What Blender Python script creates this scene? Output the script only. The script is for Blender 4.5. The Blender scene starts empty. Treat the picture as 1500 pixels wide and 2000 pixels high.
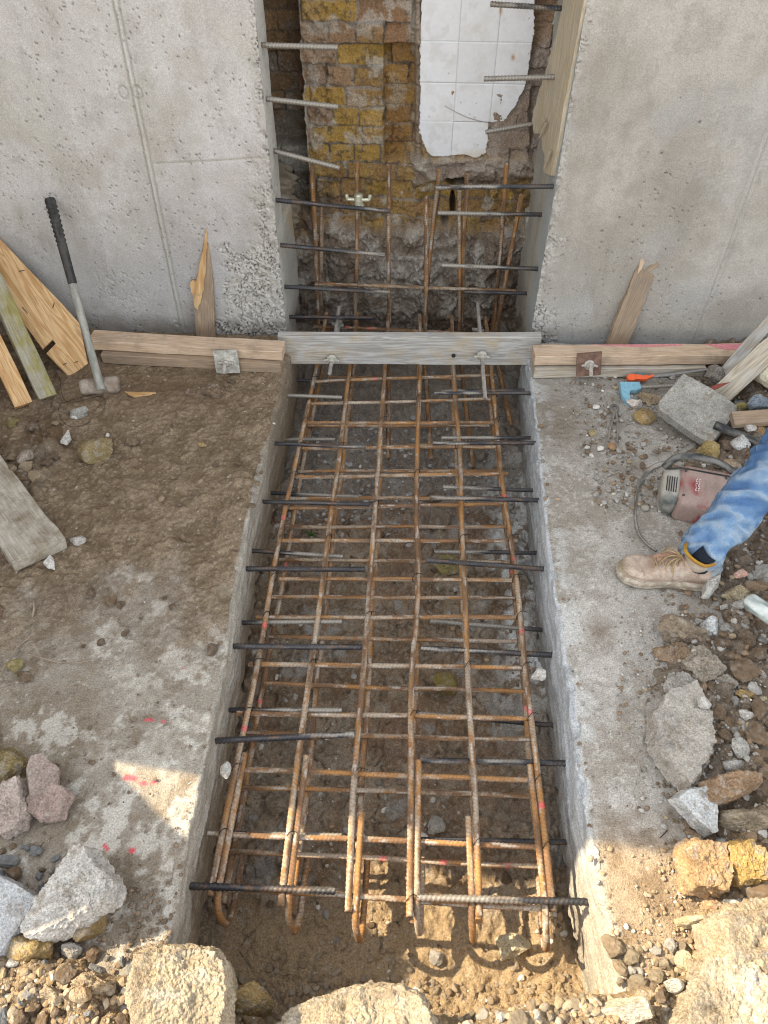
import bpy, bmesh, math, random
import numpy as np
from mathutils import Matrix, Vector
random.seed(7); RNG = np.random.default_rng(11)
S = bpy.context.scene
# ------------------------------------------------------------ camera
PITCH, YAW, ROLL, FPX, CAMH = math.radians(46.337), math.radians(-1.916), math.radians(0.503), 1486.0, 2.0
cp, sp, cy_, sy_ = math.cos(PITCH), math.sin(PITCH), math.cos(YAW), math.sin(YAW)
FV = np.array([sy_*cp, cy_*cp, -sp]); RV = np.array([cy_, -sy_, 0.]); UV = np.cross(RV, FV)
RV, UV = math.cos(ROLL)*RV + math.sin(ROLL)*UV, -math.sin(ROLL)*RV + math.cos(ROLL)*UV
CAM = np.array([0, 0, CAMH])
cam = bpy.data.cameras.new('camera'); co = bpy.data.objects.new('camera', cam); S.collection.objects.link(co)
co.matrix_world = Matrix([[RV[0], UV[0], -FV[0], 0], [RV[1], UV[1], -FV[1], 0], [RV[2], UV[2], -FV[2], CAMH], [0, 0, 0, 1]])
cam.sensor_fit = 'VERTICAL'; cam.sensor_height = 24; cam.lens = 24*FPX/2000; cam.clip_end = 200; cam.clip_start = 0.02
S.camera = co
# ------------------------------------------------------------ sky, sun, exposure
SUN = np.array([-1.05, 0.13, 1.0]); SUN /= np.linalg.norm(SUN)
w = bpy.data.worlds.new('World'); S.world = w; w.use_nodes = True
nt = w.node_tree; bg = nt.nodes['Background']; sky = nt.nodes.new('ShaderNodeTexSky')
sky.sky_type = 'NISHITA'; sky.sun_disc = False
sky.sun_elevation = math.asin(SUN[2]); sky.sun_rotation = math.atan2(SUN[0], SUN[1])
hs_ = nt.nodes.new('ShaderNodeHueSaturation'); hs_.inputs['Saturation'].default_value = .20
nt.links.new(sky.outputs[0], hs_.inputs['Color']); nt.links.new(hs_.outputs[0], bg.inputs[0]); bg.inputs[1].default_value = 0.15
sl = bpy.data.lights.new('sun', 'SUN'); sl.energy = 2.5; sl.angle = math.radians(0.53); sl.color = (1, 0.83, 0.58)
so = bpy.data.objects.new('sun', sl); S.collection.objects.link(so)
so.rotation_euler = Vector(SUN).to_track_quat('Z', 'Y').to_euler()
S.cycles.filter_width = 1.05
S.view_settings.view_transform = 'Standard'; S.view_settings.look = 'None'
S.view_settings.exposure = 2.0; S.view_settings.gamma = 1
# ------------------------------------------------------------ photo ray helpers: a ray met with a real surface
def ray(x, y): return FV + (x-750)/FPX*RV - (y-1000)/FPX*UV
def atz(x, y, z): d = ray(x, y); return CAM + d*((z-CAMH)/d[2])
def aty(x, y, Y): d = ray(x, y); return CAM + d*(Y/d[1])
def atx(x, y, X): d = ray(x, y); return CAM + d*(X/d[0])
def atp(x, y, P, n): d = ray(x, y); P = np.array(P, float); n = np.array(n, float); return CAM + d*(((P-CAM)@n)/(d@n))
def PX(X, Y, Z):
    a = X; b = Y; c = Z-CAMH
    k = a*FV[0]+b*FV[1]+c*FV[2]
    return 750+FPX*(a*RV[0]+b*RV[1]+c*RV[2])/k, 1000-FPX*(a*UV[0]+b*UV[1]+c*UV[2])/k
# ------------------------------------------------------------ noise
def _h(ix, iy, iz, seed):
    n = (ix.astype(np.int64)*374761393 + iy.astype(np.int64)*668265263 + iz.astype(np.int64)*2147483647 + seed*1274126177) & 0xffffffff
    n = ((n ^ (n >> 13))*1274126177) & 0xffffffff
    n = ((n ^ (n >> 16))*2246822519) & 0xffffffff
    return ((n ^ (n >> 15)) & 0xffffff)/float(0xffffff)
def vn(x, y, z=None, seed=0):
    ix = np.floor(x); iy = np.floor(y); fx = x-ix; fy = y-iy
    fx = fx*fx*(3-2*fx); fy = fy*fy*(3-2*fy)
    if z is None:
        iz = np.zeros_like(ix)
        a = _h(ix, iy, iz, seed); b = _h(ix+1, iy, iz, seed); c = _h(ix, iy+1, iz, seed); d = _h(ix+1, iy+1, iz, seed)
        return ((a*(1-fx)+b*fx)*(1-fy)+(c*(1-fx)+d*fx)*fy)*2-1
    iz = np.floor(z); fz = z-iz; fz = fz*fz*(3-2*fz)
    r = 0
    for k, wz in ((0, 1-fz), (1, fz)):
        a = _h(ix, iy, iz+k, seed); b = _h(ix+1, iy, iz+k, seed); c = _h(ix, iy+1, iz+k, seed); d = _h(ix+1, iy+1, iz+k, seed)
        r = r + wz*((a*(1-fx)+b*fx)*(1-fy)+(c*(1-fx)+d*fx)*fy)
    return r*2-1
def fb(x, y, z=None, s=1., o=4, seed=0, g=.5):
    r = 0; a = 1; t = 0
    ca, sa = math.cos(.7), math.sin(.7)
    x = x*s; y = y*s; z = None if z is None else z*s
    for i in range(o):
        r = r+a*vn(x, y, z, seed+i*17); t += a; a *= g
        x, y = (ca*x-sa*y)*2.03+7.1, (sa*x+ca*y)*2.03-3.3
        if z is not None: z = z*2.03+1.7
    return r/t*1.6
def wor(x, y, s=1., seed=0, jit=1.):
    x = x*s; y = y*s; ix = np.floor(x); iy = np.floor(y)
    f1 = np.full(x.shape, 9.); f2 = np.full(x.shape, 9.); cid = np.zeros(x.shape)
    z0 = np.zeros_like(ix)
    for i in (-1, 0, 1):
        for j in (-1, 0, 1):
            cx, cy = ix+i, iy+j
            px = cx+.5+(_h(cx, cy, z0, seed)-.5)*jit; py = cy+.5+(_h(cx, cy, z0+1, seed)-.5)*jit
            d = np.hypot(px-x, py-y); c = _h(cx, cy, z0+2, seed)
            m = d < f1
            f2 = np.where(m, f1, np.minimum(f2, d)); cid = np.where(m, c, cid); f1 = np.where(m, d, f1)
    return f1, f2, cid
def ss(a, b, x): t = np.clip((x-a)/(b-a), 0, 1); return t*t*(3-2*t)
def mix(a, b, t):
    t = np.asarray(t); a = np.asarray(a, float); b = np.asarray(b, float)
    if a.ndim == 1: a = np.broadcast_to(a, t.shape+(3,))
    if b.ndim == 1: b = np.broadcast_to(b, t.shape+(3,))
    return a*(1-t[..., None])+b*t[..., None]
def blob(u, v, cx, cy, rx, ry=None): ry = ry or rx; return np.exp(-((u-cx)/rx)**2-((v-cy)/ry)**2)
# ------------------------------------------------------------ meshes
def link(o, parent=None):
    S.collection.objects.link(o)
    if parent is not None: o.parent = parent
    return o
def mesh_obj(name, V, F, col=None, mat=None, parent=None, smooth=True, matrix=None):
    me = bpy.data.meshes.new(name)
    V = np.asarray(V, np.float32)
    if isinstance(F, np.ndarray):
        k = F.shape[1]; me.vertices.add(len(V)); me.vertices.foreach_set('co', V.ravel())
        me.loops.add(F.size); me.loops.foreach_set('vertex_index', F.ravel().astype(np.int32))
        me.polygons.add(len(F)); me.polygons.foreach_set('loop_start', np.arange(0, F.size, k, dtype=np.int32))
        try: me.polygons.foreach_set('loop_total', np.full(len(F), k, np.int32))
        except Exception: pass
        me.update(calc_edges=True)
    else: me.from_pydata(V.tolist(), [], F)
    if col is not None:
        c = np.ones((len(V), 4), np.float32); c[:, :3] = np.clip(np.asarray(col).reshape(-1, 3)*np.array([1.01, 1.0, .965]), 0.004, 1)
        me.color_attributes.new('Col', 'FLOAT_COLOR', 'POINT').data.foreach_set('color', c.ravel())
    me.polygons.foreach_set('use_smooth', np.full(len(me.polygons), smooth))
    me.validate(); me.update()
    o = bpy.data.objects.new(name, me)
    if mat: me.materials.append(mat)
    if matrix is not None: o.matrix_world = matrix
    return link(o, parent)
def grid(X, Y, Z, C):
    n, m = X.shape; V = np.stack([X, Y, Z], -1).reshape(-1, 3)
    i = np.arange(n*m).reshape(n, m)
    F = np.stack([i[:-1, :-1], i[1:, :-1], i[1:, 1:], i[:-1, 1:]], -1).reshape(-1, 4)
    return V, F, np.asarray(C).reshape(-1, 3)
def join(L):
    V = []; F = []; C = []; k = 0
    for v, f, c in L: V.append(v); F.append(f+k); C.append(c); k += len(v)
    return np.concatenate(V), np.concatenate(F), np.concatenate(C)
def boxq(x0, x1, y0, y1, z0, z1, c=(.4, .4, .4)):
    V = np.array([[x, y, z] for z in (z0, z1) for y in (y0, y1) for x in (x0, x1)], float)
    F = np.array([[0, 2, 3, 1], [4, 5, 7, 6], [0, 1, 5, 4], [2, 6, 7, 3], [0, 4, 6, 2], [1, 3, 7, 5]])
    return V, F, np.tile(np.array(c, float), (8, 1))
def tag(o, label=None, cat=None, group=None, kind=None):
    if label: o['label'] = label
    if cat: o['category'] = cat
    if group: o['group'] = group
    if kind: o['kind'] = kind
    return o
def empty(name, loc=(0, 0, 0)):
    o = bpy.data.objects.new(name, None); o.empty_display_size = .05; link(o); o.location = loc; return o
def child(o, root):            # keep world placement
    bpy.context.view_layer.update(); mw = o.matrix_world.copy(); o.parent = root
    o.matrix_parent_inverse = root.matrix_world.inverted(); o.matrix_world = mw; return o
# ------------------------------------------------------------ materials
def surf(name, rough=.9, bump=.25, bs=260, var=.35, vs=140, spec=.25, metal=0, tint=None, bd=.004, coord='Object'):
    m = bpy.data.materials.new(name); m.use_nodes = True; t = m.node_tree; b = t.nodes['Principled BSDF']
    tc = t.nodes.new('ShaderNodeTexCoord'); at = t.nodes.new('ShaderNodeAttribute'); at.attribute_name = 'Col'
    n1 = t.nodes.new('ShaderNodeTexNoise'); n1.inputs['Scale'].default_value = vs; n1.inputs['Detail'].default_value = 5; n1.inputs['Roughness'].default_value = .65
    n2 = t.nodes.new('ShaderNodeTexNoise'); n2.inputs['Scale'].default_value = bs; n2.inputs['Detail'].default_value = 4
    mr = t.nodes.new('ShaderNodeMapRange'); mr.inputs[1].default_value = .25; mr.inputs[2].default_value = .75
    mr.inputs[3].default_value = 1-var; mr.inputs[4].default_value = 1+var
    mu = t.nodes.new('ShaderNodeVectorMath'); mu.operation = 'SCALE'
    bp = t.nodes.new('ShaderNodeBump'); bp.inputs['Strength'].default_value = bump; bp.inputs['Distance'].default_value = bd
    t.links.new(tc.outputs[coord], n1.inputs['Vector']); t.links.new(tc.outputs[coord], n2.inputs['Vector'])
    t.links.new(n1.outputs[0], mr.inputs[0])
    if tint is not None:
        rgb = t.nodes.new('ShaderNodeRGB'); rgb.outputs[0].default_value = (*tint, 1); t.links.new(rgb.outputs[0], mu.inputs[0])
    else: t.links.new(at.outputs['Color'], mu.inputs[0])
    t.links.new(mr.outputs[0], mu.inputs['Scale']); t.links.new(mu.outputs[0], b.inputs['Base Color'])
    t.links.new(n2.outputs[0], bp.inputs['Height']); t.links.new(bp.outputs[0], b.inputs['Normal'])
    b.inputs['Roughness'].default_value = rough; b.inputs['Specular IOR Level'].default_value = spec; b.inputs['Metallic'].default_value = metal
    return m
def wood(name, light, dark, dirt=(.2, .16, .11), dirt_amt=.3, rough=.75, sc=1., ring=14):
    m = bpy.data.materials.new(name); m.use_nodes = True; t = m.node_tree; b = t.nodes['Principled BSDF']; N = t.nodes.new; K = t.links.new
    tc = N('ShaderNodeTexCoord'); mp = N('ShaderNodeMapping'); mp.inputs['Scale'].default_value = (1.6*sc, ring*sc, ring*sc)
    oi = N('ShaderNodeObjectInfo'); ad = N('ShaderNodeVectorMath'); ad.operation = 'ADD'
    cb = N('ShaderNodeCombineXYZ'); ml = N('ShaderNodeMath'); ml.operation = 'MULTIPLY'; ml.inputs[1].default_value = 37.
    K(oi.outputs['Random'], ml.inputs[0]); K(ml.outputs[0], cb.inputs[0]); K(ml.outputs[0], cb.inputs[1])
    K(tc.outputs['Object'], ad.inputs[0]); K(cb.outputs[0], ad.inputs[1]); K(ad.outputs[0], mp.inputs['Vector'])
    n = N('ShaderNodeTexNoise'); n.inputs['Scale'].default_value = 1.3; n.inputs['Detail'].default_value = 3; n.inputs['Distortion'].default_value = .6
    K(mp.outputs[0], n.inputs['Vector'])
    mm = N('ShaderNodeMath'); mm.operation = 'MULTIPLY'; mm.inputs[1].default_value = 7.; K(n.outputs[0], mm.inputs[0])
    fr = N('ShaderNodeMath'); fr.operation = 'PINGPONG'; fr.inputs[1].default_value = .5; K(mm.outputs[0], fr.inputs[0])
    cr = N('ShaderNodeValToRGB'); cr.color_ramp.elements[0].color = (*light, 1); cr.color_ramp.elements[1].color = (*dark, 1)
    cr.color_ramp.elements[0].position = .1; cr.color_ramp.elements[1].position = .52
    K(fr.outputs[0], cr.inputs[0])
    n3 = N('ShaderNodeTexNoise'); n3.inputs['Scale'].default_value = 9; n3.inputs['Detail'].default_value = 7; n3.inputs['Roughness'].default_value = .7
    K(ad.outputs[0], n3.inputs['Vector'])
    r3 = N('ShaderNodeValToRGB'); r3.color_ramp.elements[0].position = .62-dirt_amt*.4; r3.color_ramp.elements[1].position = .80-dirt_amt*.25
    K(n3.outputs[0], r3.inputs[0])
    mx = N('ShaderNodeMix'); mx.data_type = 'RGBA'; K(r3.outputs[0], mx.inputs[0]); K(cr.outputs[0], mx.inputs[6]); mx.inputs[7].default_value = (*dirt, 1)
    mp2 = N('ShaderNodeMapping'); mp2.inputs['Scale'].default_value = (12, 260, 260); K(ad.outputs[0], mp2.inputs['Vector'])
    n4 = N('ShaderNodeTexNoise'); n4.inputs['Scale'].default_value = 1; n4.inputs['Detail'].default_value = 3; K(mp2.outputs[0], n4.inputs['Vector'])
    mr = N('ShaderNodeMapRange'); mr.inputs[1].default_value = .3; mr.inputs[2].default_value = .7; mr.inputs[3].default_value = .78; mr.inputs[4].default_value = 1.15; K(n4.outputs[0], mr.inputs[0])
    vm = N('ShaderNodeVectorMath'); vm.operation = 'SCALE'; K(mx.outputs[2], vm.inputs[0]); K(mr.outputs[0], vm.inputs['Scale'])
    K(vm.outputs[0], b.inputs['Base Color'])
    bp = N('ShaderNodeBump'); bp.inputs['Strength'].default_value = .35; bp.inputs['Distance'].default_value = .003; K(n4.outputs[0], bp.inputs['Height']); K(bp.outputs[0], b.inputs['Normal'])
    b.inputs['Roughness'].default_value = rough; b.inputs['Specular IOR Level'].default_value = .2
    return m
M_CONC = surf('cast concrete', .92, .5, 300, .26, 190)
M_SLAB = surf('slab concrete', .95, .7, 330, .50, 210, bd=.006)
M_MUD = surf('soil', .95, .9, 300, .55, 190, bd=.008)
M_BRICK = surf('old brick', .92, .9, 240, .5, 130, bd=.007)
M_ROCK = surf('rubble stone', .93, .7, 300, .5, 190, bd=.006)
M_RUST = surf('rusty steel', .8, .35, 500, .45, 260, .35, 0, bd=.002)
M_STEEL = surf('black steel', .5, .2, 500, .35, 260, .5, .35, bd=.002)
M_JEAN = surf('denim', .95, .6, 700, .4, 330, .08, bd=.003)
M_LEATH = surf('dusty leather', .85, .35, 300, .25, 160, .25, bd=.003)
M_PAINT = surf('painted surface', .55, .15, 300, .2, 120, .4, bd=.002)
M_RUB = surf('rubber', .75, .15, 300, .3, 150, .35, bd=.002)
M_GRAV = surf('gravel', .93, .3, 400, .3, 200)
W_NEW = wood('fresh pine', (.62, .42, .22), (.45, .25, .10), (.30, .20, .12), .12)
W_TIM = wood('sawn pine', (.60, .46, .33), (.50, .36, .24), (.32, .25, .18), .3)
W_GREY = wood('weathered timber', (.48, .47, .44), (.34, .32, .29), (.44, .34, .2), .35)
W_GREEN = wood('green stained timber', (.30, .26, .10), (.22, .19, .08), (.36, .34, .31), .5)
W_DIRT = wood('dirty timber', (.38, .28, .19), (.29, .21, .14), (.27, .215, .16), .5)
W_PALE = wood('pale timber', (.52, .46, .36), (.36, .30, .22), (.42, .4, .37), .45)
W_STAIN = wood('mud stained timber', (.50, .46, .39), (.43, .39, .31), (.20, .155, .10), .50)
W_FORM = wood('shuttering board', (.60, .52, .38), (.50, .41, .27), (.46, .42, .35), .3)
W_PINK = wood('pink timber', (.55, .34, .27), (.48, .30, .2), (.4, .3, .2), .3)
# ------------------------------------------------------------ edges of the trench, ground heights
_LE = np.array([(-.523, 3.1), (-.521, 2.708), (-.531, 2.47), (-.528, 2.384), (-.542, 2.103), (-.547, 1.83), (-.54, 1.578), (-.521, 1.354), (-.518, 1.2), (-.522, 1.1), (-.515, .819), (-.514, .646), (-.51, .2)])[::-1]
_RE = np.array([(.545, 3.1), (.541, 2.7), (.527, 2.3), (.519, 2.027), (.509, 1.585), (.511, 1.437), (.514, 1.168), (.505, .91), (.509, .66), (.522, .467), (.53, .2)])[::-1]
def edgeL(y): return np.interp(y, _LE[:, 1], _LE[:, 0])+.004*fb(y*1., y*0+3.1, s=9, o=3, seed=5)
def edgeR(y): return np.interp(y, _RE[:, 1], _RE[:, 0])+.003*fb(y*1., y*0+8.1, s=9, o=3, seed=6)
def mudL(x, y):
    m = ss(1.05, 1.6, y+.32*fb(x, y, s=3.2, o=5, seed=21)+.25*(-x-.9))
    return m
CRX = np.array([-3, -1.2, -.9, -.62, -.5, -.38, -.30, -.22, -.12, .0, .1, .2, .35, .53, .62, .72, .8, .9, 1.1, 3.])
CRY = np.array([.36, .40, .44, .43, .46, .42, .33, .33, .36, .40, .39, .37, .42, .45, .47, .52, .58, .64, .7, .8])
def H(x, y):
    x = np.asarray(x, float); y = np.asarray(y, float)
    n1 = fb(x, y, s=5, o=5, seed=1); n2 = fb(x, y, s=22, o=4, seed=2)
    f1, f2, cid = wor(x+.01*n2, y+.01*n1, s=16, seed=3)
    lump = (np.clip(f2-f1, 0, .5)*.9)*(.4+cid)
    f1b, f2b, cb = wor(x+.006*n2, y, s=45, seed=4)
    lump2 = np.clip(f2b-f1b, 0, .5)*(.3+cb)
    calm = ss(.62, .8, y); floor = -.405+.016*n1*(.5+.5*calm)+.012*n2+.012*lump2*ss(.35, .7, cb)*(.3+.7*calm)+.034*ss(.55, .75, cid)*lump*calm+.012*ss(2.3, 2.9, y)-.012*ss(.07, 0, np.abs(fb(x, y, s=11, o=4, seed=37)))*ss(-.1, .4, n2+n1)
    floor = floor+.05*ss(.36, .52, x)*(.6+.5*n1)+.04*ss(-.42, -.54, x)*(.6+.5*n1)
    xl = np.interp(y, [.45, .9, 1.05, 1.4, 1.85, 2.26, 2.6, 3.2], [-.72, -.98, -1.1, -1.2, -1.24, -1.36, -1.42, -1.5])
    xr = np.interp(y, [.3, .64, .83, 1.12, 1.3, 1.49, 1.6, 1.8, 2.1, 2.4, 2.7, 3.2], [.64, .70, .77, .78, .79, .83, .93, 1.12, 1.1, .98, 1.1, 1.5])
    dl = xl-x+.05*n1; dr = x-xr+.05*n1
    rub = .024*n1+.012*n2+.034*lump+.008*lump2
    out = -.05+ss(-.05, .10, dl)*(.045+.03*ss(.1, .6, dl)+rub)+ss(-.05, .08, dr)*(.055+.09*ss(.05, .6, dr)+rub*1.3)
    inside = ss(.70, .66, np.abs(x))
    n5 = fb(x, y, s=80, o=4, seed=6, g=.65)
    h = floor*inside+out*(1-inside)+.004*n5
    cr = np.interp(x, CRX, CRY)+.02*n1
    t = ss(.055, -.05, y-cr)
    top = .035+.03*n1+.020*n2+.035*lump+.012*lump2+.007*n5
    return h*(1-t)+np.maximum(h, top)*t
def in_slab(x, y): return (y > .40) & (y < 3.0) & ((x < edgeL(y)) | (x > edgeR(y)))
def HS(x, y):
    h = H(x, y); return np.where(in_slab(np.asarray(x, float), np.asarray(y, float)), np.maximum(h, .004), h)
_hx = np.arange(-2.6, 2.6, .006); _hy = np.arange(-.2, 3.9, .006); _HG = HS(*np.meshgrid(_hx, _hy, indexing='ij'))
def hs(x, y):
    i = int(round((x+2.6)/.006)); j = int(round((y+.2)/.006))
    return float(_HG[min(max(i, 0), _HG.shape[0]-1), min(max(j, 0), _HG.shape[1]-1)])
def HSv(x, y): return _HG[np.clip(np.rint((x+2.6)/.006).astype(int), 0, _HG.shape[0]-1), np.clip(np.rint((y+.2)/.006).astype(int), 0, _HG.shape[1]-1)]
def atzv(u, v, z):
    d = FV[None]+((u-750)/FPX)[:, None]*RV[None]-((v-1000)/FPX)[:, None]*UV[None]; return CAM[None]+d*((z-CAMH)/d[:, 2])[:, None]
# ------------------------------------------------------------ ground sheet
MUD = np.array([.165, .112, .068]); MUDG = np.array([.25, .20, .145]); LITSAND = np.array([.37, .275, .17]); CEM = np.array([.40, .39, .37]); CLAY = np.array([.19, .12, .08])
def ground_col(x, y, z):
    n = fb(x, y, s=7, o=5, seed=31); m = fb(x, y, s=30, o=4, seed=32); k = fb(x, y, s=90, o=3, seed=33)
    c = mix(MUD, MUDG, ss(-.5, .9, n+.5*m)); c = mix(c, CLAY, ss(.2, .9, fb(x, y, s=4, o=3, seed=34))*.6)
    tr = ss(.66, .6, np.abs(x))*ss(.40, .5, y)
    c = mix(c, c*1.42+.012, tr); c = mix(c, (.38, .35, .30), tr*ss(.2, .7, fb(x, y, s=45, o=4, seed=38, g=.7))*.55); c = mix(c, (.09, .06, .04), tr*ss(.2, .7, -fb(x, y, s=60, o=4, seed=39, g=.7))*.5)
    grey = tr*ss(.3, .48, x+.12*n)*ss(.8, 1.0, y)*(1-ss(2.5, 2.8, y))
    c = mix(c, (.30, .27, .23), grey*.6); c = mix(c, (.08, .055, .035), tr*ss(.10, .0, np.abs(fb(x, y, s=11, o=4, seed=37)))*ss(-.1, .4, n)*.6); c = mix(c, (.36, .30, .22), tr*ss(.3, .8, k+.3*m)*.5)
    c = mix(c, (.70, .72, .72), tr*ss(.33, .42, x+.06*n)*ss(1.25, 1.5, y)*ss(2.75, 2.5, y)*ss(-.45, .15, m+.3*k+.3*n))
    c = mix(c, CEM, tr*ss(.55, .8, fb(x, y, s=8, o=4, seed=36))*.6)
    c = mix(c, (.29, .275, .255), tr*ss(2.15, 2.45, y+.08*n)*.5)
    c = mix(c, LITSAND, ss(.82, .64, y+.1*n-.10*ss(.5, .9, x))*ss(-.62, -.35, x)*.9); c = mix(c, LITSAND*.8, ss(.50, .40, y+.05*n)*.7)  # near-end soil lightened in the colour where sun falls; front bank paler too
    right = ss(.62, .72, x); c = mix(c, (.235, .205, .17), right*ss(.7, 1., y)*.55)
    c = mix(c, (.42, .40, .37), ss(.55, .9, k)*.35)
    return c
def axis_nonuni(pts):
    L = []
    for a, b, st in pts: L.append(np.arange(a, b, st))
    return np.concatenate(L)
gx = axis_nonuni([(-14, -2.4, .4), (-2.4, -1.7, .03), (-1.7, -.62, .0055), (-.62, .62, .004), (.62, 1.9, .0055), (1.9, 2.4, .03), (2.4, 14, .4)])
gy = axis_nonuni([(-8, -.5, .4), (-.5, 0., .05), (0., .22, .01), (.22, 1.2, .0038), (1.2, 2.7, .005), (2.7, 4.3, .008), (4.3, 5, .1), (5, 16, .5)])
X, Y = np.meshgrid(gx, gy, indexing='ij'); Z = H(X, Y); C = ground_col(X, Y, Z)
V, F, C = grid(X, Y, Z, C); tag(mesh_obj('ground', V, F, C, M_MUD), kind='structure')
# ------------------------------------------------------------ the two concrete slabs of the trench
PAINTS = [(293, 1403, 14, 6), (318, 1408, 6, 5), (255, 1520, 17, 7), (285, 1527, 8, 4), (302, 1524, 6, 5), (208, 1655, 6, 9), (259, 1660, 7, 9), (355, 1305, 3, 2)]
def slab(side):
    ys = np.arange(.36, 3.02, .0042)
    tops = np.concatenate([np.arange(2.6, 1.4, -.02), np.arange(1.4, 0.012, -.0042)])    # distance from the edge on top
    corner = [(.008, -.0008), (.004, -.003), (.001, -.007)]
    side_z = np.arange(-.012, -.36, -.006)
    D = np.concatenate([tops, [c[0] for c in corner], np.zeros(len(side_z))])
    ZZ = np.concatenate([np.zeros(len(tops)), [c[1] for c in corner], side_z])
    Dg, Yg = np.meshgrid(D, ys, indexing='ij'); Zg = np.meshgrid(ZZ, ys, indexing='ij')[0].copy()
    isT = (Zg > -.0005); isS = ~isT
    e = edgeL(Yg) if side < 0 else edgeR(Yg)
    X = e+side*Dg
    n1 = fb(X, Yg, s=4, o=5, seed=41+side); n2 = fb(X, Yg, s=18, o=4, seed=45+side); n3 = fb(X, Yg, s=70, o=4, seed=49+side)
    u, v = PX(X, Yg, Zg)
    # chipped arris
    chip = ss(.25, .7, fb(X*0, Yg, s=14, o=4, seed=51+side))*.012+.002
    near = np.exp(-(Dg/.02)**2)*np.exp(-(Zg/.02)**2)
    X = X+side*near*chip*1.2; Zg = Zg-near*chip*.6*isT
    if side < 0:
        mud = mudL(X, Yg)
        f1, f2, cid = wor(X+.01*n2, Yg+.01*n1, s=22, seed=61)
        clod = ss(.80, .93, cid)*np.clip(.55-f1, 0, 1)
        Zt = mud*(.006+.006*n1+.0035*n2+.0030*n3+.022*clod-.004*ss(.12, 0, np.abs(n1+.3*n2))*ss(0, .5, n2))+.0012*n3+.002*n2
        base = mix((.31, .275, .23), (.47, .44, .39), ss(-.4, .6, n2+.5*n3)); base = mix(base, (.23, .185, .135), ss(-.15, .55, n1+.5*n2+.25)*.8)
        n4 = fb(X, Yg, s=150, o=3, seed=58); mc = mix((.185, .135, .085), (.275, .21, .143), ss(-.6, .6, n2+.5*n1)); mc = mix(mc, (.38, .325, .255), ss(.25, .9, n4+.3*n3)*.5); mc = mix(mc, (.09, .062, .042), ss(.25, .85, -n4-.3*n3+.2*n2)*.45)
        wet = blob(u, v, 300, 765, 190, 45)
        mc = mix(mc, (.15, .10, .06), wet*.7)
        c = mix(base, mc, np.clip(mud*1.02, 0, 1)*ss(-.9, -.1, n2+mud*1.4-.5))
        c = mix(c, (.62, .60, .55), ss(.12, .45, fb(X, Yg, s=14, o=6, seed=71, g=.66)+.25*ss(-.9, -.55, X)-.1)*(1-mud)*.65); c = mix(c, (.19, .15, .105), ss(.15, .55, fb(X, Yg, s=12, o=6, seed=72, g=.65))*ss(1., .3, mud)*.65)
    else:
        st = np.clip(blob(u, v, 1095, 830, 55, 50)+.7*blob(u, v, 1170, 1232, 22, 16)+.6*blob(u, v, 1245, 1590, 18, 14)+.6*blob(u, v, 1060, 780, 30, 25)+.8*blob(u, v, 1308, 1588, 10, 12)+.7*blob(u, v, 1207, 1690, 9, 11)+.7*blob(u, v, 1215, 1850, 22, 45), 0, 1)
        far = ss(1.9, 2.6, Yg+.15*n1)
        Zt = .0012*n3+.0022*n2+.002*st*n3+.003*far*n2
        n4 = fb(X, Yg, s=150, o=3, seed=59); c = mix((.335, .305, .265), (.48, .455, .42), ss(-.5, .6, n2*.8+n1*.5)); c = mix(c, (.60, .58, .54), ss(.2, .9, n3+.4*n4)*.55); c = mix(c, (.24, .20, .155), ss(.35, .9, -n4+.3*n2)*.45)
        c = mix(c, (.27, .235, .195), ss(.25, .8, fb(X, Yg, s=11, o=5, seed=77))*.55)
        c = mix(c, (.20, .155, .11), st*ss(-.6, .3, n2+n3*.5+st))
        c = mix(c, (.30, .285, .26), far*.45)
        c = mix(c, (.27, .255, .235), ss(.60, .85, X+.05*n2)*ss(2.0, 1.5, Yg)*.45)
        c = mix(c, (.58, .60, .60), ss(.10, .02, Dg)*ss(.1, .6, n2+.2)*.5)
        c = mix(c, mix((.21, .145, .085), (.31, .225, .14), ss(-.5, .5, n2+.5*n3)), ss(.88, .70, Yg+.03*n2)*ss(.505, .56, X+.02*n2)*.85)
    f1, f2, cid = wor(X, Yg, s=42, seed=81)
    sp = (cid > .86)*ss(.22, .10, f1); c = mix(c, (.13, .11, .09), sp*.75)
    c = mix(c, (.62, .6, .57), ((cid < .03)*ss(.16, .08, f1))*.8)
    if side < 0:
        pm = 0
        for a, b, r1, r2 in PAINTS: pm = np.maximum(pm, blob(u+6*n3, v+4*n2, a, b, r1, r2))
        c = mix(c, (.72, .08, .12), ss(.25, .65, pm*(1+.6*n3+.3*n2))*.85)
    Zg = Zg+Zt*isT
    # vertical cast face
    q = fb(Yg*2.2, Zg*14, s=5, o=5, seed=91+side); q2 = fb(Yg, Zg, s=30, o=4, seed=92); fine = fb(Yg, Zg, s=110, o=3, seed=95)
    Xs = -side*(.003*q2+.0015*fine+.004*q)+side*.012*ss(-.22, -.34, Zg)*(1+q2)
    X = X+np.where(isS, Xs, 0)
    if side < 0:
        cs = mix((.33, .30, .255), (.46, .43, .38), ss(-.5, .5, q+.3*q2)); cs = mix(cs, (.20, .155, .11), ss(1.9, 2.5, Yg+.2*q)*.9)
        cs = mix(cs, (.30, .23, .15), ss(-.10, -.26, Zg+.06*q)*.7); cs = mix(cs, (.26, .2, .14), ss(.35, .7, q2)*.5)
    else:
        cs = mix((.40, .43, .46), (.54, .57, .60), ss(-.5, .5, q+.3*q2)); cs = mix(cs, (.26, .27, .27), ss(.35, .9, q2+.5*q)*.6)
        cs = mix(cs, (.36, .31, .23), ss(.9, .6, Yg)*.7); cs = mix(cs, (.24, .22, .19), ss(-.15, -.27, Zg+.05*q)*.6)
    c = np.where(isS[..., None], cs, c)
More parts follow.
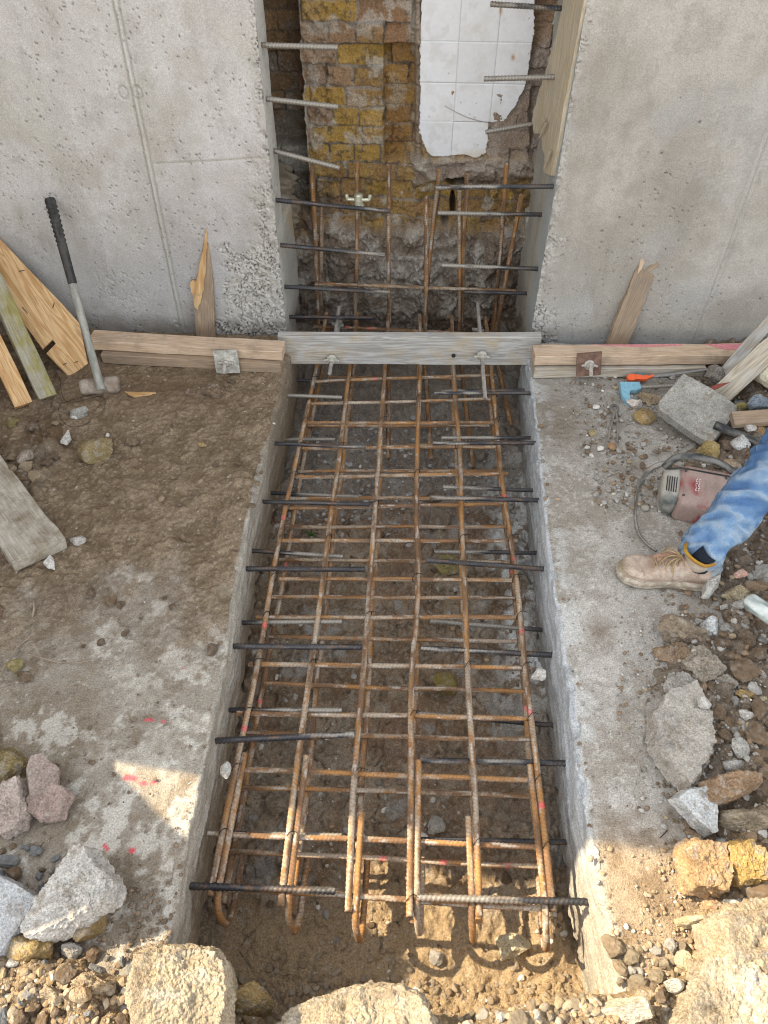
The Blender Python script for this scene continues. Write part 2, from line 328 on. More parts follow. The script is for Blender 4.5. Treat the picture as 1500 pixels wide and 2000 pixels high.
    if side < 0: V, F, C = grid(X, Yg, Zg, c)
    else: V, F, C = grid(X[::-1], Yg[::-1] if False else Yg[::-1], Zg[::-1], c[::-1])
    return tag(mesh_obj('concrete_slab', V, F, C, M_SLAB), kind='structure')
slab(-1); slab(1)
# ------------------------------------------------------------ concrete walls either side of the opening
YW = 3.03
def honey(a, b, mask, seed):
    """aggregate showing where the cement paste ran out"""
    wx = a+.004*fb(a, b, s=40, o=3, seed=seed+2); wz = b+.004*fb(a, b, s=40, o=3, seed=seed+3)
    f1, f2, cid = wor(wx, wz, s=62, seed=seed)
    g1, g2, c2 = wor(wx, wz, s=120, seed=seed+1)
    b2 = fb(a, b, s=28, o=3, seed=seed+5); e = ss(.0, .17, f2-f1+.10*ss(-.1, .4, b2)); e2 = ss(0, .2, g2-g1+.12*ss(.1, -.3, b2))
    stone = e*(.5+.5*e2); d = (-.013*(1-stone)-.007*(cid < .22)+.0035*cid-.003)*mask
    return d, stone, cid
def wall_face(side):
    if side < 0: xs = np.concatenate([np.arange(-4.6, -1.95, .1), np.arange(-1.95, -.5605, .0042), [-.5605]])
    else: xs = np.concatenate([[.5655], np.arange(.569, 1.75, .0042), np.arange(1.75, 5, .1)])
    zs = np.concatenate([np.arange(-.35, 1.42, .0042), np.arange(1.42, 2.9, .05)])
    X, Z = np.meshgrid(xs, zs, indexing='ij'); u, v = PX(X, np.full_like(X, YW), Z)
    n1 = fb(X, Z, s=3, o=5, seed=101+side); n2 = fb(X, Z, s=14, o=4, seed=103+side); n3 = fb(X, Z, s=60, o=4, seed=105+side)
    D = .0015*n2+.0006*n3; stn = fb(X*2.6, Z*.55, s=3, o=5, seed=109+side); stn2 = fb(X*4, Z*1.2, s=6, o=5, seed=110+side)
    ed = np.abs(X)-.56
    if side < 0:
        c = mix((.455, .42, .375), (.55, .525, .495), ss(-.5, .5, n1+.4*n2)); c = mix(c, (.40, .37, .33), ss(.3, .8, n2+.6*fb(X*1.5, Z*.8, s=8, o=4, seed=119))*.4); c = mix(c, (.50, .48, .42), ss(.1, .8, fb(X, Z, s=5, o=3, seed=111))*.5)
        c = mix(c, (.55, .51, .51), ss(.2, .8, fb(X, Z, s=3, o=3, seed=112))*.4)
        low = ss(.75, .1, Z+.1*n1)
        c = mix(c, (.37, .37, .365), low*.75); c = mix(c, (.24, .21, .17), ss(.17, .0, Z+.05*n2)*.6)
        hm = ss(.5, .9, np.maximum(blob(u, v, 512, 560, 92, 85)*1.7, blob(u, v, 470, 652, 150, 28)*1.3)+.45*n2+.15*n1)
        strip = ss(.045, .012, ed+.022*n2-.012*n1)*ss(-.6, .3, n2+.2)
        strip = np.maximum(strip, ss(.10, .05, ed+.04*n2)*ss(.45, .1, np.abs(Z-.45)))
        hm = np.clip(np.maximum(hm, strip*.9), 0, 1)
        hm = np.maximum(hm, .45*blob(u, v, 230, 560, 60, 45)*ss(0, .5, n3+n2))
    else:
        c = mix((.375, .34, .29), (.455, .42, .37), ss(-.5, .5, n1+.4*n2)); c = mix(c, (.33, .30, .255), ss(.3, .8, n2+.6*fb(X*1.5, Z*.8, s=8, o=4, seed=118))*.4); c = mix(c, (.44, .44, .43), ss(.0, .8, fb(X, Z, s=4, o=3, seed=113))*.4)
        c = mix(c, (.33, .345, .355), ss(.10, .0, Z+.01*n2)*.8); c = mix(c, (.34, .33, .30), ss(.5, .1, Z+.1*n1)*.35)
        strip = ss(.040, .012, ed+.024*n2-.014*n1)*ss(-.7, .2, n2+.2); strip = np.maximum(strip, ss(.15, .06, ed+.05*n2)*ss(.75, .5, Z)*ss(-.2, .5, n2+n1))
        hm = strip*(.55+.45*ss(.9, .5, Z))
    d, stone, cid = honey(X, Z, hm, 121+side); D = D+d
    agg = mix((.42, .395, .35), (.55, .525, .485), cid)
    c = mix(c, mix((.055, .048, .04), agg, ss(.05, .45, stone)), hm*.9)
    c = mix(c, c*np.array([.80, .78, .74]), ss(.1, .7, stn)*.32); c = mix(c, c*1.12, ss(.1, .8, -stn2)*.35); c = mix(c, c*np.array([.74, .73, .70]), ss(.35, .75, stn2)*.28)
    # bug holes
    for sc, th, r, sd in ((38, .93, .15, 131), (84, .90, .30, 132), (15, .93, .07, 133)):
        f1, f2, ci = wor(X+.006*n3, Z*.85, s=sc, seed=sd+side)
        dens = ss(-.5, .6, fb(X, Z, s=3, o=3, seed=sd))
        p = (ci > th+.1*(1-dens)+(.045 if side > 0 else 0))*ss(r, r*.45, f1); D = D-.006*p; c = mix(c, (.15, .14, .13), p*.8)
    # board seams
    def seam(a0, a1, wdt, dep):
        P, Q = aty(*a0, YW), aty(*a1, YW); k = np.clip((Z-P[2])/(Q[2]-P[2]), -.1, 5); xx = P[0]+(Q[0]-P[0])*k
        q = np.abs(X-xx+.0015*n3); return np.exp(-(q/wdt)**2), q
    if side < 0:
        g, q = seam((224, 0), (348, 604), .004, 0); lin = np.exp(-((q-.010)/.0042)**2)
        D = D+.004*g-.005*lin; c = mix(c, (.34, .33, .27), lin*.75)
        P = aty(300, 320, YW); Q = aty(500, 310, YW)
        zz = P[2]+(Q[2]-P[2])*(X-P[0])/(Q[0]-P[0]); g = np.exp(-((Z-zz+.001*n3)/.0035)**2)*ss(P[0], P[0]+.01, X); D = D-.004*g; c = mix(c, (.38, .36, .28), g*.6)
        for cx in (241, 268):
            R = aty(cx, 181, YW); r = np.hypot(X-R[0], (Z-R[2])*.8); g = np.exp(-((r-.017)/.003)**2); D = D-.004*g; c = mix(c, (.30, .28, .22), g*.6)
        c = mix(c, (.62, .61, .58), blob(u, v, 185, 100, 50, 120)*.2)
    else:
        g, q = seam((1452, 400), (1355, 660), .003, 0); D = D-.003*g; c = mix(c, (.28, .28, .27), g*.55)
        g, q = seam((1452, 400), (1355, 660), .003, 0); l2 = np.exp(-((q-.02)/.003)**2)*.4; c = mix(c, (.32, .31, .29), l2)
    Yg = YW-D
    c = c*np.array([.985, 1., 1.035])
    if side < 0: return (X, Yg, Z, c)
    return (X, Yg, Z, c)
def reveal(side):
    xr = -.5605 if side < 0 else .5655
    y2 = 3.86; ys = np.concatenate([[YW+.001], np.arange(YW+.004, y2, .006)]); zs = np.concatenate([np.arange(-.42, 1.42, .007), np.arange(1.42, 2.9, .05)])
    Yg, Z = np.meshgrid(ys, zs, indexing='ij'); n1 = fb(Yg, Z, s=4, o=4, seed=141+side); n2 = fb(Yg, Z, s=20, o=4, seed=142); n3 = fb(Yg, Z*6, s=12, o=3, seed=143)
    X = xr+side*(.004*n2*.4+.012*ss(.06, 0, Yg-YW)**2*0)
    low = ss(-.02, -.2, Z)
    X = X+side*(low*(.02+.03*n2+.02*n1))
    if side < 0:
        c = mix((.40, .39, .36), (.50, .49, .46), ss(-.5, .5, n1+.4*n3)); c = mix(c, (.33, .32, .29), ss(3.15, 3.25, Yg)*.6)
        # the cast reveal ends early above; old brick recess behind
        back = ss(3.22, 3.235, Yg+.01*n1)*ss(.46, .52, Z+.03*n1); X = X-back*.30
        c = mix(c, (.42, .33, .2), blob(Yg, Z-.38+.9*(Yg-3.4), 3.45, 0, .14, .06)*.9)
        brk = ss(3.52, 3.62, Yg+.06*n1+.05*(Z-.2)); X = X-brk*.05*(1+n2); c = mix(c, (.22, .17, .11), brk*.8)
    else:
        c = mix((.385, .375, .33), (.46, .45, .41), ss(-.5, .5, n1+.4*n3)); c = mix(c, (.42, .46, .47), ss(3.22, 3.14, Yg+.02*n3)*.9)
        c = mix(c, (.38, .33, .24), blob(Yg+.0*Z, Z*0, 3.30, 0, .03, 9)*.5)
        brk = ss(3.62, 3.70, Yg+.05*n2+.03*n1); X = X+brk*.04*(1+n2); c = mix(c, (.52, .50, .46), brk*.6)
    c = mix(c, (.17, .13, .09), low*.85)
    f1, f2, ci = wor(Yg, Z, s=30, seed=144+side); p = (ci > .9)*ss(.2, .1, f1); c = mix(c, (.13, .12, .1), p*.8)
    return (X, Yg, Z, c)
def flip(g): return tuple(a[::-1] for a in g)
for side, lab in ((-1, 'pale concrete wall left of the opening with honeycombed edge and double seam line'), (1, 'beige grey concrete wall right of the opening with one faint seam')):
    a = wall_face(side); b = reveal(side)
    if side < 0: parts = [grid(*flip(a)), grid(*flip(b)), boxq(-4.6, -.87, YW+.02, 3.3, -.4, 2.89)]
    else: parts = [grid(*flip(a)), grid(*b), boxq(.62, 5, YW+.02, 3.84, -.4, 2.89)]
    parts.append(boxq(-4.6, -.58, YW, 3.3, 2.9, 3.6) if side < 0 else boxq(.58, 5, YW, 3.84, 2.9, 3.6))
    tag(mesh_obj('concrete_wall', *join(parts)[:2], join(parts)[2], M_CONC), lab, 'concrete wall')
# ------------------------------------------------------------ brick wall behind the opening
YB = 3.75
def brick_wall():
    xs = np.arange(-.92, .78, .0038); zs = np.concatenate([np.arange(-.46, 1.36, .0038)])
    X, Z = np.meshgrid(xs, zs, indexing='ij'); u, v = PX(X, np.full_like(X, YB), Z)
    n1 = fb(X, Z, s=5, o=5, seed=201); n2 = fb(X, Z, s=20, o=4, seed=202); n3 = fb(X, Z, s=70, o=4, seed=203); nb = fb(X, Z, s=9, o=4, seed=204)
    XX = X+.006*n2; ZZ = Z+.006*n1+.003*n2
    ch = .084; row = np.floor(ZZ/ch); fz = (ZZ/ch-row)
    hdr = (row % 2 == 0); bl = np.where(hdr, .122, .238)
    off = _h(row, row*0, row*0, 7)*.12; col = np.floor((XX+off)/bl); fx = (XX+off)/bl-col
    rid = _h(row, col, row*0, 8); rid2 = _h(row, col, row*0+1, 8)
    dx = np.minimum(fx, 1-fx)*bl; dz = np.minimum(fz, 1-fz)*ch; dm = np.minimum(dx, dz)
    mort = 1-ss(.002, .007, dm+.0025*n3+.002*n2); rid3 = _h(row, col, row*0+2, 8)
    br1 = mix((.25, .155, .09), (.42, .28, .17), rid); br2 = mix((.30, .19, .055), (.42, .265, .075), ss(-.6, .6, nb+rid2-.5)); br3 = mix((.27, .15, .09), (.33, .22, .14), rid)
    yel = ss(.0, .14, .9*ss(640, 760, u)+1.2*ss(250, 330, v)-.75+1.5*(rid-.5)+.12*nb)*(.75+.25*nb)
    yel = np.maximum(yel, (rid2 > .82)*1.)
    c = mix(br1, br2, np.clip(yel, 0, 1)); c = mix(c, (.33, .18, .10), (rid > .8)*(1-yel)*.5)
    c = mix(c, (.44, .35, .27), ss(.0, .7, nb+.4*n2)*.5*(1-.5*yel)); c = mix(c, (.34, .17, .08), ss(.2, .7, -nb+.4*n2)*.4*(1-yel)); c = mix(c, (.07, .045, .025), ss(.25, .7, n3*.7+n2*.5)*.7)
    c = mix(c, (.33, .29, .25), mort*.8)
    D = -.010*mort*ss(-.6, .2, n1+nb)+.024*(rid-.5)+.004*n2+.0035*n3+.05*(rid3-.5)*(fx-.5)*(rid2 > .3)+.04*(rid-.5)*(fz-.5)*(rid3 > .4)+.012*nb*ss(.5, .9, rid2); c = mix(c, (.06, .045, .03), mort*ss(.15, .6, -n1-nb*.6)*.7); c = mix(c, (.50, .46, .40), ss(.35, .7, fb(X, Z, s=13, o=5, seed=206))*.6)
    # chiselled brick faces
    f1, f2, cid = wor(X+.01*n2, Z, s=26, seed=211); D = D+.016*(cid-.5)*ss(0, .12, f2-f1)*ss(.1, .5, nb+.3*rid)
    pu = 580+(v*.058)+3*n2                           # left side of the pier
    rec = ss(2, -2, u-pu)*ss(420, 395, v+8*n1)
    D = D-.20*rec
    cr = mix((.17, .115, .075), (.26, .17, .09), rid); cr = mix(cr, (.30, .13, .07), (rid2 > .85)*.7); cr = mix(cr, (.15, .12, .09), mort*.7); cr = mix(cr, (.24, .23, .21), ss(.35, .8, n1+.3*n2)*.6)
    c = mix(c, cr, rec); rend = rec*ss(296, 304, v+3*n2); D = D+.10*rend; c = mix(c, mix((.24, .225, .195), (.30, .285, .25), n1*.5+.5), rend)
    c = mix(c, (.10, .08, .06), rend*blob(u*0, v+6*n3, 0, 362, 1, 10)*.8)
    c = mix(c, (.50, .47, .42), np.exp(-((u-pu-3)/2.2)**2)*ss(340, 320, v)*.8)
    # recessed strip between pier and tiles
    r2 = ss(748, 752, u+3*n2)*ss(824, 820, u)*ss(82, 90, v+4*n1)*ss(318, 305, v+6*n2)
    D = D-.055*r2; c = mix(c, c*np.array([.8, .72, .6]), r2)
    c = mix(c, (.34, .27, .2), ss(805, 815, u)*ss(824, 820, u)*ss(320, 300, v)*.9); D = D+.03*ss(808, 814, u)*ss(823, 820, u)*ss(320, 300, v)
    # right of the tiles: rough dark brick, and the mortar bed the tiles came off
    rr = ss(1036, 1044, u+10*n1+6*n2)*ss(330, 300, v+10*n1); D = D-.05*rr+.02*rr*nb
    c = mix(c, mix((.22, .135, .085), (.33, .22, .14), ss(-.5, .5, n1+nb)), rr*.85)
    mb = ss(1086+.0*v, 1078, u+(v-200)*.35*ss(200, 320, v)*0+8*n1)*ss(945, 955, u)*ss(95, 130, v-(1040-u)*1.1+10*n1)*ss(312, 300, v+5*n2)
    D = D+.012*mb; c = mix(c, mix((.30, .235, .19), (.38, .32, .28), ss(-.5, .5, nb)), mb*.85)
    lg = ss(800, 812, u+6*n2)*ss(1066, 1050, u)*ss(300, 312, v+3*n2)*ss(362, 340, v+16*n1)          # mortar ledge
    D = D+lg*(.035+.025*n1+.012*n2); c = mix(c, mix((.31, .25, .21), (.42, .37, .32), ss(-.5, .5, n2)), lg*.9)
    hole = ss(.35, .6, blob(u+5*n2, v+4*n1, 893, 352, 28, 11)+blob(u, v, 884, 400, 7, 30)*.8+blob(u, v, 868, 430, 9, 14)*.7); D = D-.09*hole; c = mix(c, (.04, .03, .025), hole*.9)
    yb = ss(335, 350, v+10*n1)*ss(455, 425, v+16*n1); D = D+yb*(.02*n1+.012*n2); c = mix(c, (.10, .065, .03), yb*ss(.1, .6, nb+n2*.5)*.55)
    rf = ss(425, 455, v+18*n1)                                     # rubble footing under the bricks
    f1, f2, cid = wor(X+.02*n1, Z+.02*n2, s=11, seed=221); g1, g2, c2 = wor(X+.008*n2, Z+.006*n3, s=34, seed=222)
    ft = .05+.028*n1+.012*n2+.006*n3+.045*(cid-.4)*ss(0, .35, f2-f1)+.020*(c2 > .5)*np.clip(.6-g1, 0, 1)+.006*c2*ss(0, .3, g2-g1)
    D = D*(1-rf)+ft*rf
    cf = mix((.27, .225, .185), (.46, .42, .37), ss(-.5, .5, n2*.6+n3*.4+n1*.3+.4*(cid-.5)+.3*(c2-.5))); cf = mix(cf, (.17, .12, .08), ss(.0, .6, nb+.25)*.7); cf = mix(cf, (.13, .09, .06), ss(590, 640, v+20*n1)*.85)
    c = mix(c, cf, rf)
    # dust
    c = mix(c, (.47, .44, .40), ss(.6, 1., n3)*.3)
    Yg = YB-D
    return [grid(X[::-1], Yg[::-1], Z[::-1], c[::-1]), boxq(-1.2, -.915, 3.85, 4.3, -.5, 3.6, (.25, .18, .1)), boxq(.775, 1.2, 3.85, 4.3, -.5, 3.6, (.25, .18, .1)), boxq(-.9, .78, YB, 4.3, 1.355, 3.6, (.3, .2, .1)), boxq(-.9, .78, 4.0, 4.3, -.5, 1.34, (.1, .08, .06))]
bw = empty('brick_wall', (0, YB, -.4))
tag(bw, 'old yellow and brown brick wall on crumbling footing seen through the opening', 'brick wall')
V, F, C = join(brick_wall()); child(mesh_obj('masonry', V, F, C, M_BRICK), bw)
# white tiles still on the wall
def poly_in(u, v, P):
    ins = np.zeros(u.shape, bool); n = len(P)
    for i in range(n):
        (x1, y1), (x2, y2) = P[i], P[(i+1) % n]
        c = ((y1 > v) != (y2 > v)) & (u < (x2-x1)*(v-y1)/(y2-y1+1e-9)+x1); ins ^= c
    return ins
TP = [(822, -60), (1046, -60), (1044, 60), (1036, 110), (1028, 165), (1005, 210), (985, 237), (955, 240), (951, 288), (949, 299), (930, 309), (905, 303), (845, 307), (833, 296), (819, 258)]
YT = YB-.022
xs = np.arange(aty(816, 300, YT)[0]-.01, aty(1050, 0, YT)[0]+.02, .0025); zs = np.arange(aty(880, 312, YT)[2], 1.25, .0025)
X, Z = np.meshgrid(xs, zs, indexing='ij'); u, v = PX(X, np.full_like(X, YT), Z)
n2 = fb(X, Z, s=25, o=4, seed=231); n3 = fb(X, Z, s=90, o=3, seed=232)
ins = poly_in(u+1.2*n2+1.6*n3, v+1.4*n2+n3, TP)
ox = aty(820, 81, YT)[0]; px_ = aty(896, 81, YT)[0]-ox; oz = aty(880, 81, YT)[2]; pz_ = oz-aty(880, 162, YT)[2]
tx = (X-ox)/px_; tz = (Z-oz)/pz_; gx_ = np.abs(tx-np.round(tx))*px_; gz_ = np.abs(tz-np.round(tz))*pz_
gr = 1-ss(.0008, .0028, np.minimum(gx_, gz_))
c = mix((.74, .75, .78), (.80, .81, .84), _h(np.floor(tx), np.floor(tz), tx*0, 3)); c = mix(c, (.42, .42, .42), gr*.7)
c = mix(c, (.58, .57, .56), ss(.45, .9, n2+.4*fb(X, Z, s=6, o=3, seed=233))*.35)
f1, f2, ci = wor(X, Z, s=34, seed=234); c = mix(c, (.35, .27, .2), (ci > .93)*ss(.14, .06, f1)*.8)
c = mix(c, (.45, .28, .15), np.clip(blob(u, v, 1002, 112, 4, 6)+blob(u, v, 978, 20, 3, 10), 0, 1))
c = mix(c, (.66, .60, .50), ss(285, 302, v+4*n2)*ss(880, 920, u)*.7)
cl_ = np.abs((v-208)-(u-870)*.40-4*np.sin((u-870)/25.)); c = mix(c, (.22, .20, .18), ss(1.6, .6, cl_)*(u > 868)*(u < 952)*.85); c = mix(c, (.55, .52, .47), ss(.1, .6, fb(X, Z, s=14, o=5, seed=236))*.22)
Yf = YT+.002*gr+.0006*n2+.004*(_h(np.floor(tx), np.floor(tz), tx*0, 5)-.5)
n, m = X.shape; idx = np.arange(n*m).reshape(n, m); q = ins[:-1, :-1] & ins[1:, :-1] & ins[1:, 1:] & ins[:-1, 1:]
Ff = np.stack([idx[:-1, :-1], idx[1:, :-1], idx[1:, 1:], idx[:-1, 1:]], -1)[q]
used = np.unique(Ff); rm = -np.ones(n*m, int); rm[used] = np.arange(len(used)); Ff = rm[Ff]
Vf = np.stack([X, Yf, Z], -1).reshape(-1, 3)[used]; cf = c.reshape(-1, 3)[used]
# rim: boundary edges pulled back to the wall
E = np.sort(np.concatenate([Ff[:, [0, 1]], Ff[:, [1, 2]], Ff[:, [2, 3]], Ff[:, [3, 0]]]), 1); Eo = np.concatenate([Ff[:, [0, 1]], Ff[:, [1, 2]], Ff[:, [2, 3]], Ff[:, [3, 0]]])
_, inv, cnt = np.unique(E, axis=0, return_inverse=True, return_counts=True); bd = Eo[cnt[inv.ravel()] == 1]
Vb = Vf.copy(); Vb[:, 1] += .03; k = len(Vf); rim = np.stack([bd[:, 1], bd[:, 0], bd[:, 0]+k, bd[:, 1]+k], 1)
Cb = np.tile(np.array([.38, .33, .28]), (k, 1))
M_TILE = surf('glazed tile', .22, .03, 120, .05, 60, .5, bd=.001)
child(mesh_obj('tile_panel', np.concatenate([Vf, Vb]), np.concatenate([Ff, rim]), np.concatenate([cf, Cb]), M_TILE), bw)
# ------------------------------------------------------------ steel bars
def frames(P):
    T = np.gradient(P, axis=0); T /= np.linalg.norm(T, axis=1)[:, None]+1e-12
    a = np.array([0, 0, 1.]) if abs(T[0][2]) < .9 else np.array([1., 0, 0])
    N = []; n = np.cross(T[0], a); n /= np.linalg.norm(n)
    for t in T:
        n = n-t*(n@t); n /= np.linalg.norm(n)+1e-12; N.append(n.copy())
    N = np.array(N); return T, N, np.cross(T, N)
def resample(P, st):
    P = np.asarray(P, float); d = np.linalg.norm(np.diff(P, axis=0), axis=1); s = np.concatenate([[0], np.cumsum(d)])
    n = max(3, int(s[-1]/st)+1); q = np.linspace(0, s[-1], n); return np.stack([np.interp(q, s, P[:, i]) for i in range(3)], 1), q
def smooth_path(P, k=3):
    P = np.asarray(P, float)
    for _ in range(k):
        Q = [P[0]]
        for a, b in zip(P[:-1], P[1:]): Q += [a*.75+b*.25, a*.25+b*.75]
        Q.append(P[-1]); P = np.array(Q)
    return P
def tube(P, r, st=.003, ns=10, rib=.09, pitch=.0115, colf=None, seed=0, prof=None, lumpy=0.):
    P, s = resample(P, st); T, N, B = frames(P); th = np.arange(ns)/ns*2*math.pi
    S_, TH = np.meshgrid(s, th, indexing='ij')
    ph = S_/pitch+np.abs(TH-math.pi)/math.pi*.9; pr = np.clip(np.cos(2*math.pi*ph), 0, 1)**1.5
    R = r*(1+rib*2*pr-rib*.4)
    if prof is not None: R = R*np.interp(s/s[-1], *prof)[:, None]
    if lumpy: R = R*(1+lumpy*fb(S_, TH, s=9, o=3, seed=seed))
    V = P[:, None, :]+R[..., None]*(np.cos(TH)[..., None]*N[:, None, :]+np.sin(TH)[..., None]*B[:, None, :])
    n = len(s); i = np.arange(n*ns).reshape(n, ns); j = np.roll(i, -1, 1)
    F = np.stack([i[:-1], j[:-1], j[1:], i[1:]], -1).reshape(-1, 4)
    V = V.reshape(-1, 3); k = len(V)
    caps = [[i[0][0], i[0][(a+1) % ns], i[0][a], i[0][a]] for a in range(0)]
    V = np.concatenate([V, P[:1], P[-1:]])
    cf = []
    for a in range(0, ns, 2):
        cf.append([k, i[0][(a+2) % ns], i[0][(a+1) % ns], i[0][a]]); cf.append([k+1, i[-1][a], i[-1][(a+1) % ns], i[-1][(a+2) % ns]])
    F = np.concatenate([F, np.array(cf)])
    c = colf(S_, TH, s[-1], seed)
    if rib: c = c*(.84+.36*pr)[..., None]  # rib shading in the colour, with groove dirt: ridges lighter, grooves darker
    c = c.reshape(-1, 3); c = np.concatenate([c, c[:1], c[-1:]])
    return V, F, c
def rustcol(marks=(), grey=.5, warm=1.):
    def f(s, th, L, seed):
        n = fb(s, th*.05+seed, s=9, o=4, seed=seed); m = fb(s, th*.02+seed, s=55, o=3, seed=seed+1)
        c = mix((.19, .11, .062), (.40, .205, .075), ss(-.45, .7, n)*warm); c = mix(c, (.44, .37, .29), ss(.15-grey*.5, .75-grey*.5, fb(s, th*.05, s=7, o=4, seed=seed+2)+.5*m)*.8); c = mix(c, (.55, .53, .49), ss(.55, .8, fb(s, th*.4, s=16, o=4, seed=seed+4))*.7)
        c = mix(c, (.12, .07, .045), ss(.4, .9, m)*.5)
        for a in marks: c = mix(c, (.78, .13, .15), ss(.011, .006, np.abs(s-a)+.004*m)*(.55+.3*n))
        return c
    return f
def blackcol(coat=.4, rust=.0, coat_from=.45):
    def f(s, th, L, seed):
        n = fb(s, th*.1+seed, s=14, o=4, seed=seed); t = s/L
        c = mix((.035, .036, .042), (.085, .08, .08), ss(-.5, .5, n)); c = mix(c, (.24, .13, .06), ss(.3, .8, fb(s, th*.1, s=22, o=3, seed=seed+7))*.5)
        up = .5+.5*np.cos(th-math.pi/2)
        k = ss(.35, .85, coat*ss(coat_from, coat_from+.3, t)*1.1+.45*n+.1*up)
        c = mix(c, (.34, .315, .275), k*.85); c = mix(c, (.28, .12, .045), ss(.3, .7, n+rust-.2)*min(1, rust))
        return c
    return f
def wob(P0, P1, n=7, a=.004, seed=0):
    P0 = np.array(P0, float); P1 = np.array(P1, float); t = np.linspace(0, 1, n)[:, None]; r = np.random.default_rng(seed)
    W = r.normal(0, a, (n, 3)); W[0] = W[-1] = 0; return smooth_path(P0+(P1-P0)*t+W, 2)
ZU, ZL = -.12, -.25
cage = empty('rebar_cage', (0, 1.9, -.38)); tag(cage, 'rusty tied rebar cage with two mats lying along the trench', 'rebar cage')
tops = [((612, 740), (410, 1750)), ((683, 730), (548, 1770)), ((752, 715), (680, 1780)), ((818, 715), (800, 1790)), ((887, 720), (937, 1790)), ((962, 740), (1080, 1778))]
lx = []
for i, (a, b) in enumerate(tops):
    A, B = atz(*a, ZU), atz(*b, ZU); d = (A-B)/np.linalg.norm(A-B); A2 = A+d*(3.42-A[1])
    lx.append((B, A2))
    marks = (.47, .85, 1.35) if i == 0 else (.27, .56, .86, 1.18, 1.5) if i == 5 else ()
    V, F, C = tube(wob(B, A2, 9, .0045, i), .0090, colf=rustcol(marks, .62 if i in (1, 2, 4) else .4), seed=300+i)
    child(mesh_obj('longitudinal_bar', V, F, C, M_RUST), cage)
    Bl = B.copy(); Bl[2] = ZL; Bl[1] += .02; Bl[0] += .012; Al = A2.copy(); Al[2] = ZL; Al[1] = 3.5
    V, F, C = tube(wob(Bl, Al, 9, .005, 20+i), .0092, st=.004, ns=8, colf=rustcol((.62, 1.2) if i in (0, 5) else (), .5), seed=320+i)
    child(mesh_obj('longitudinal_bar', V, F, C, M_RUST), cage)
    # hairpin closing the two mats at the near end
    o = .0185 if i < 4 else -.0185; x0 = B[0]+o; y0 = .60-.012*(i % 3)
    k = (1.02-y0)
    xs2 = x0+(A2[0]-B[0])/(A2[1]-B[1])*k
    path = [(xs2, 1.02 if i not in (2, 4) else .86, ZU-.002), (x0, y0+.05, ZU-.002), (x0, y0, ZU-.03), (x0+.01, y0-.015, ZU-.09), (x0+.014, y0, ZL-.01), (x0+.016, y0+.05, ZL-.032), (x0+.02, .80, ZL-.03)]
    pp = [np.array(p) for p in path]; ppt = [pp[0], pp[0]*.02+pp[1]*.98]+smooth_path(np.array(pp[1:6]), 3).tolist()+[pp[6]]
    V, F, C = tube(ppt, .0088, colf=rustcol((), .25, 1.), seed=340+i); child(mesh_obj('hairpin_bar', V, F, C, M_RUST), cage)
def lx_at(i, y): B, A = lx[i]; t = (y-B[1])/(A[1]-B[1]); return B[0]+(A[0]-B[0])*t
UP = [((430, 1736), (1078, 1775)), ((405, 1628), (1062, 1655)), ((447, 1502), (1036, 1524)), ((462, 1393), (1045, 1404)), ((485, 1297), (1034, 1305)), ((500, 1205), (1022, 1206)), ((545, 1131), (1000, 1133)), ((545, 1056), (1010, 1056)), ((565, 992), (990, 984)), ((578, 932), (992, 926)), ((590, 876), (975, 873)), ((598, 826), (965, 825)), ((606, 788), (958, 779)), ((606, 746), (968, 733))]
LO = [((440, 1662), (1055, 1692)), ((460, 1539), (1042, 1555)), ((482, 1430), (1035, 1445)), ((515, 1335), (1024, 1351)), ((525, 1242), (1010, 1253)), ((530, 1166), (1005, 1168)), ((545, 1093), (995, 1098)), ((558, 1029), (990, 1029)), ((567, 974), (985, 972)), ((582, 921), (975, 920)), ((720, 873), (970, 868)), ((600, 832), (955, 832)), ((640, 737), (900, 740))]
for k, (a, b) in enumerate(UP):
    A, B = atz(*a, ZU-.017), atz(*b, ZU-.017)
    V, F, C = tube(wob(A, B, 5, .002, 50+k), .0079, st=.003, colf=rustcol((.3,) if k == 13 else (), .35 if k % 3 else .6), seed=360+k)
    child(mesh_obj('cross_bar', V, F, C, M_RUST), cage)
for k, (a, b) in enumerate(LO):
    A, B = atz(*a, ZL+.017), atz(*b, ZL+.017)
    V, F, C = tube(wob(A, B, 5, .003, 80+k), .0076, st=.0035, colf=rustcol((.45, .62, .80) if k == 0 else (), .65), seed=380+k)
    child(mesh_obj('cross_bar', V, F, C, M_RUST), cage)
M_WIRE = surf('tie wire', .6, .1, 300, .2, 100, .4, .5, tint=(.05, .045, .04))
cnt = 0
for k, (a, b) in enumerate(UP):
    for i in range(6):
        if (i*7+k*5) % 3 and not (i in (0, 5)): continue
        if cnt >= 44: break
        y = atz((a[0]+b[0])/2, (a[1]+b[1])/2, ZU-.017)[1]+(atz(*b, ZU)[1]-atz(*a, ZU)[1])*(i-2.5)/5.
        c0 = np.array([lx_at(i, y), y, ZU-.006]); t = np.linspace(0, 2*math.pi, 13)
        d1 = np.array([.7, .7, 0]); r0 = random.uniform(.0135, .016)
        L = c0+np.cos(t)[:, None]*d1*r0*(1 if cnt % 2 else 1)+np.sin(t)[:, None]*np.array([0, 0, 1])*.021
        tail = [L[-1], c0+np.array([.012, .006, .018]), c0+np.array([.02+.01*random.random(), -.004, .026])]
        V, F, C = tube(np.concatenate([L, tail]), .0013, st=.004, ns=4, rib=0, colf=lambda s, th, L_, sd: np.zeros(s.shape+(3,))+.05)
        child(mesh_obj('tie_wire', V, F, C, M_WIRE), cage); cnt += 1
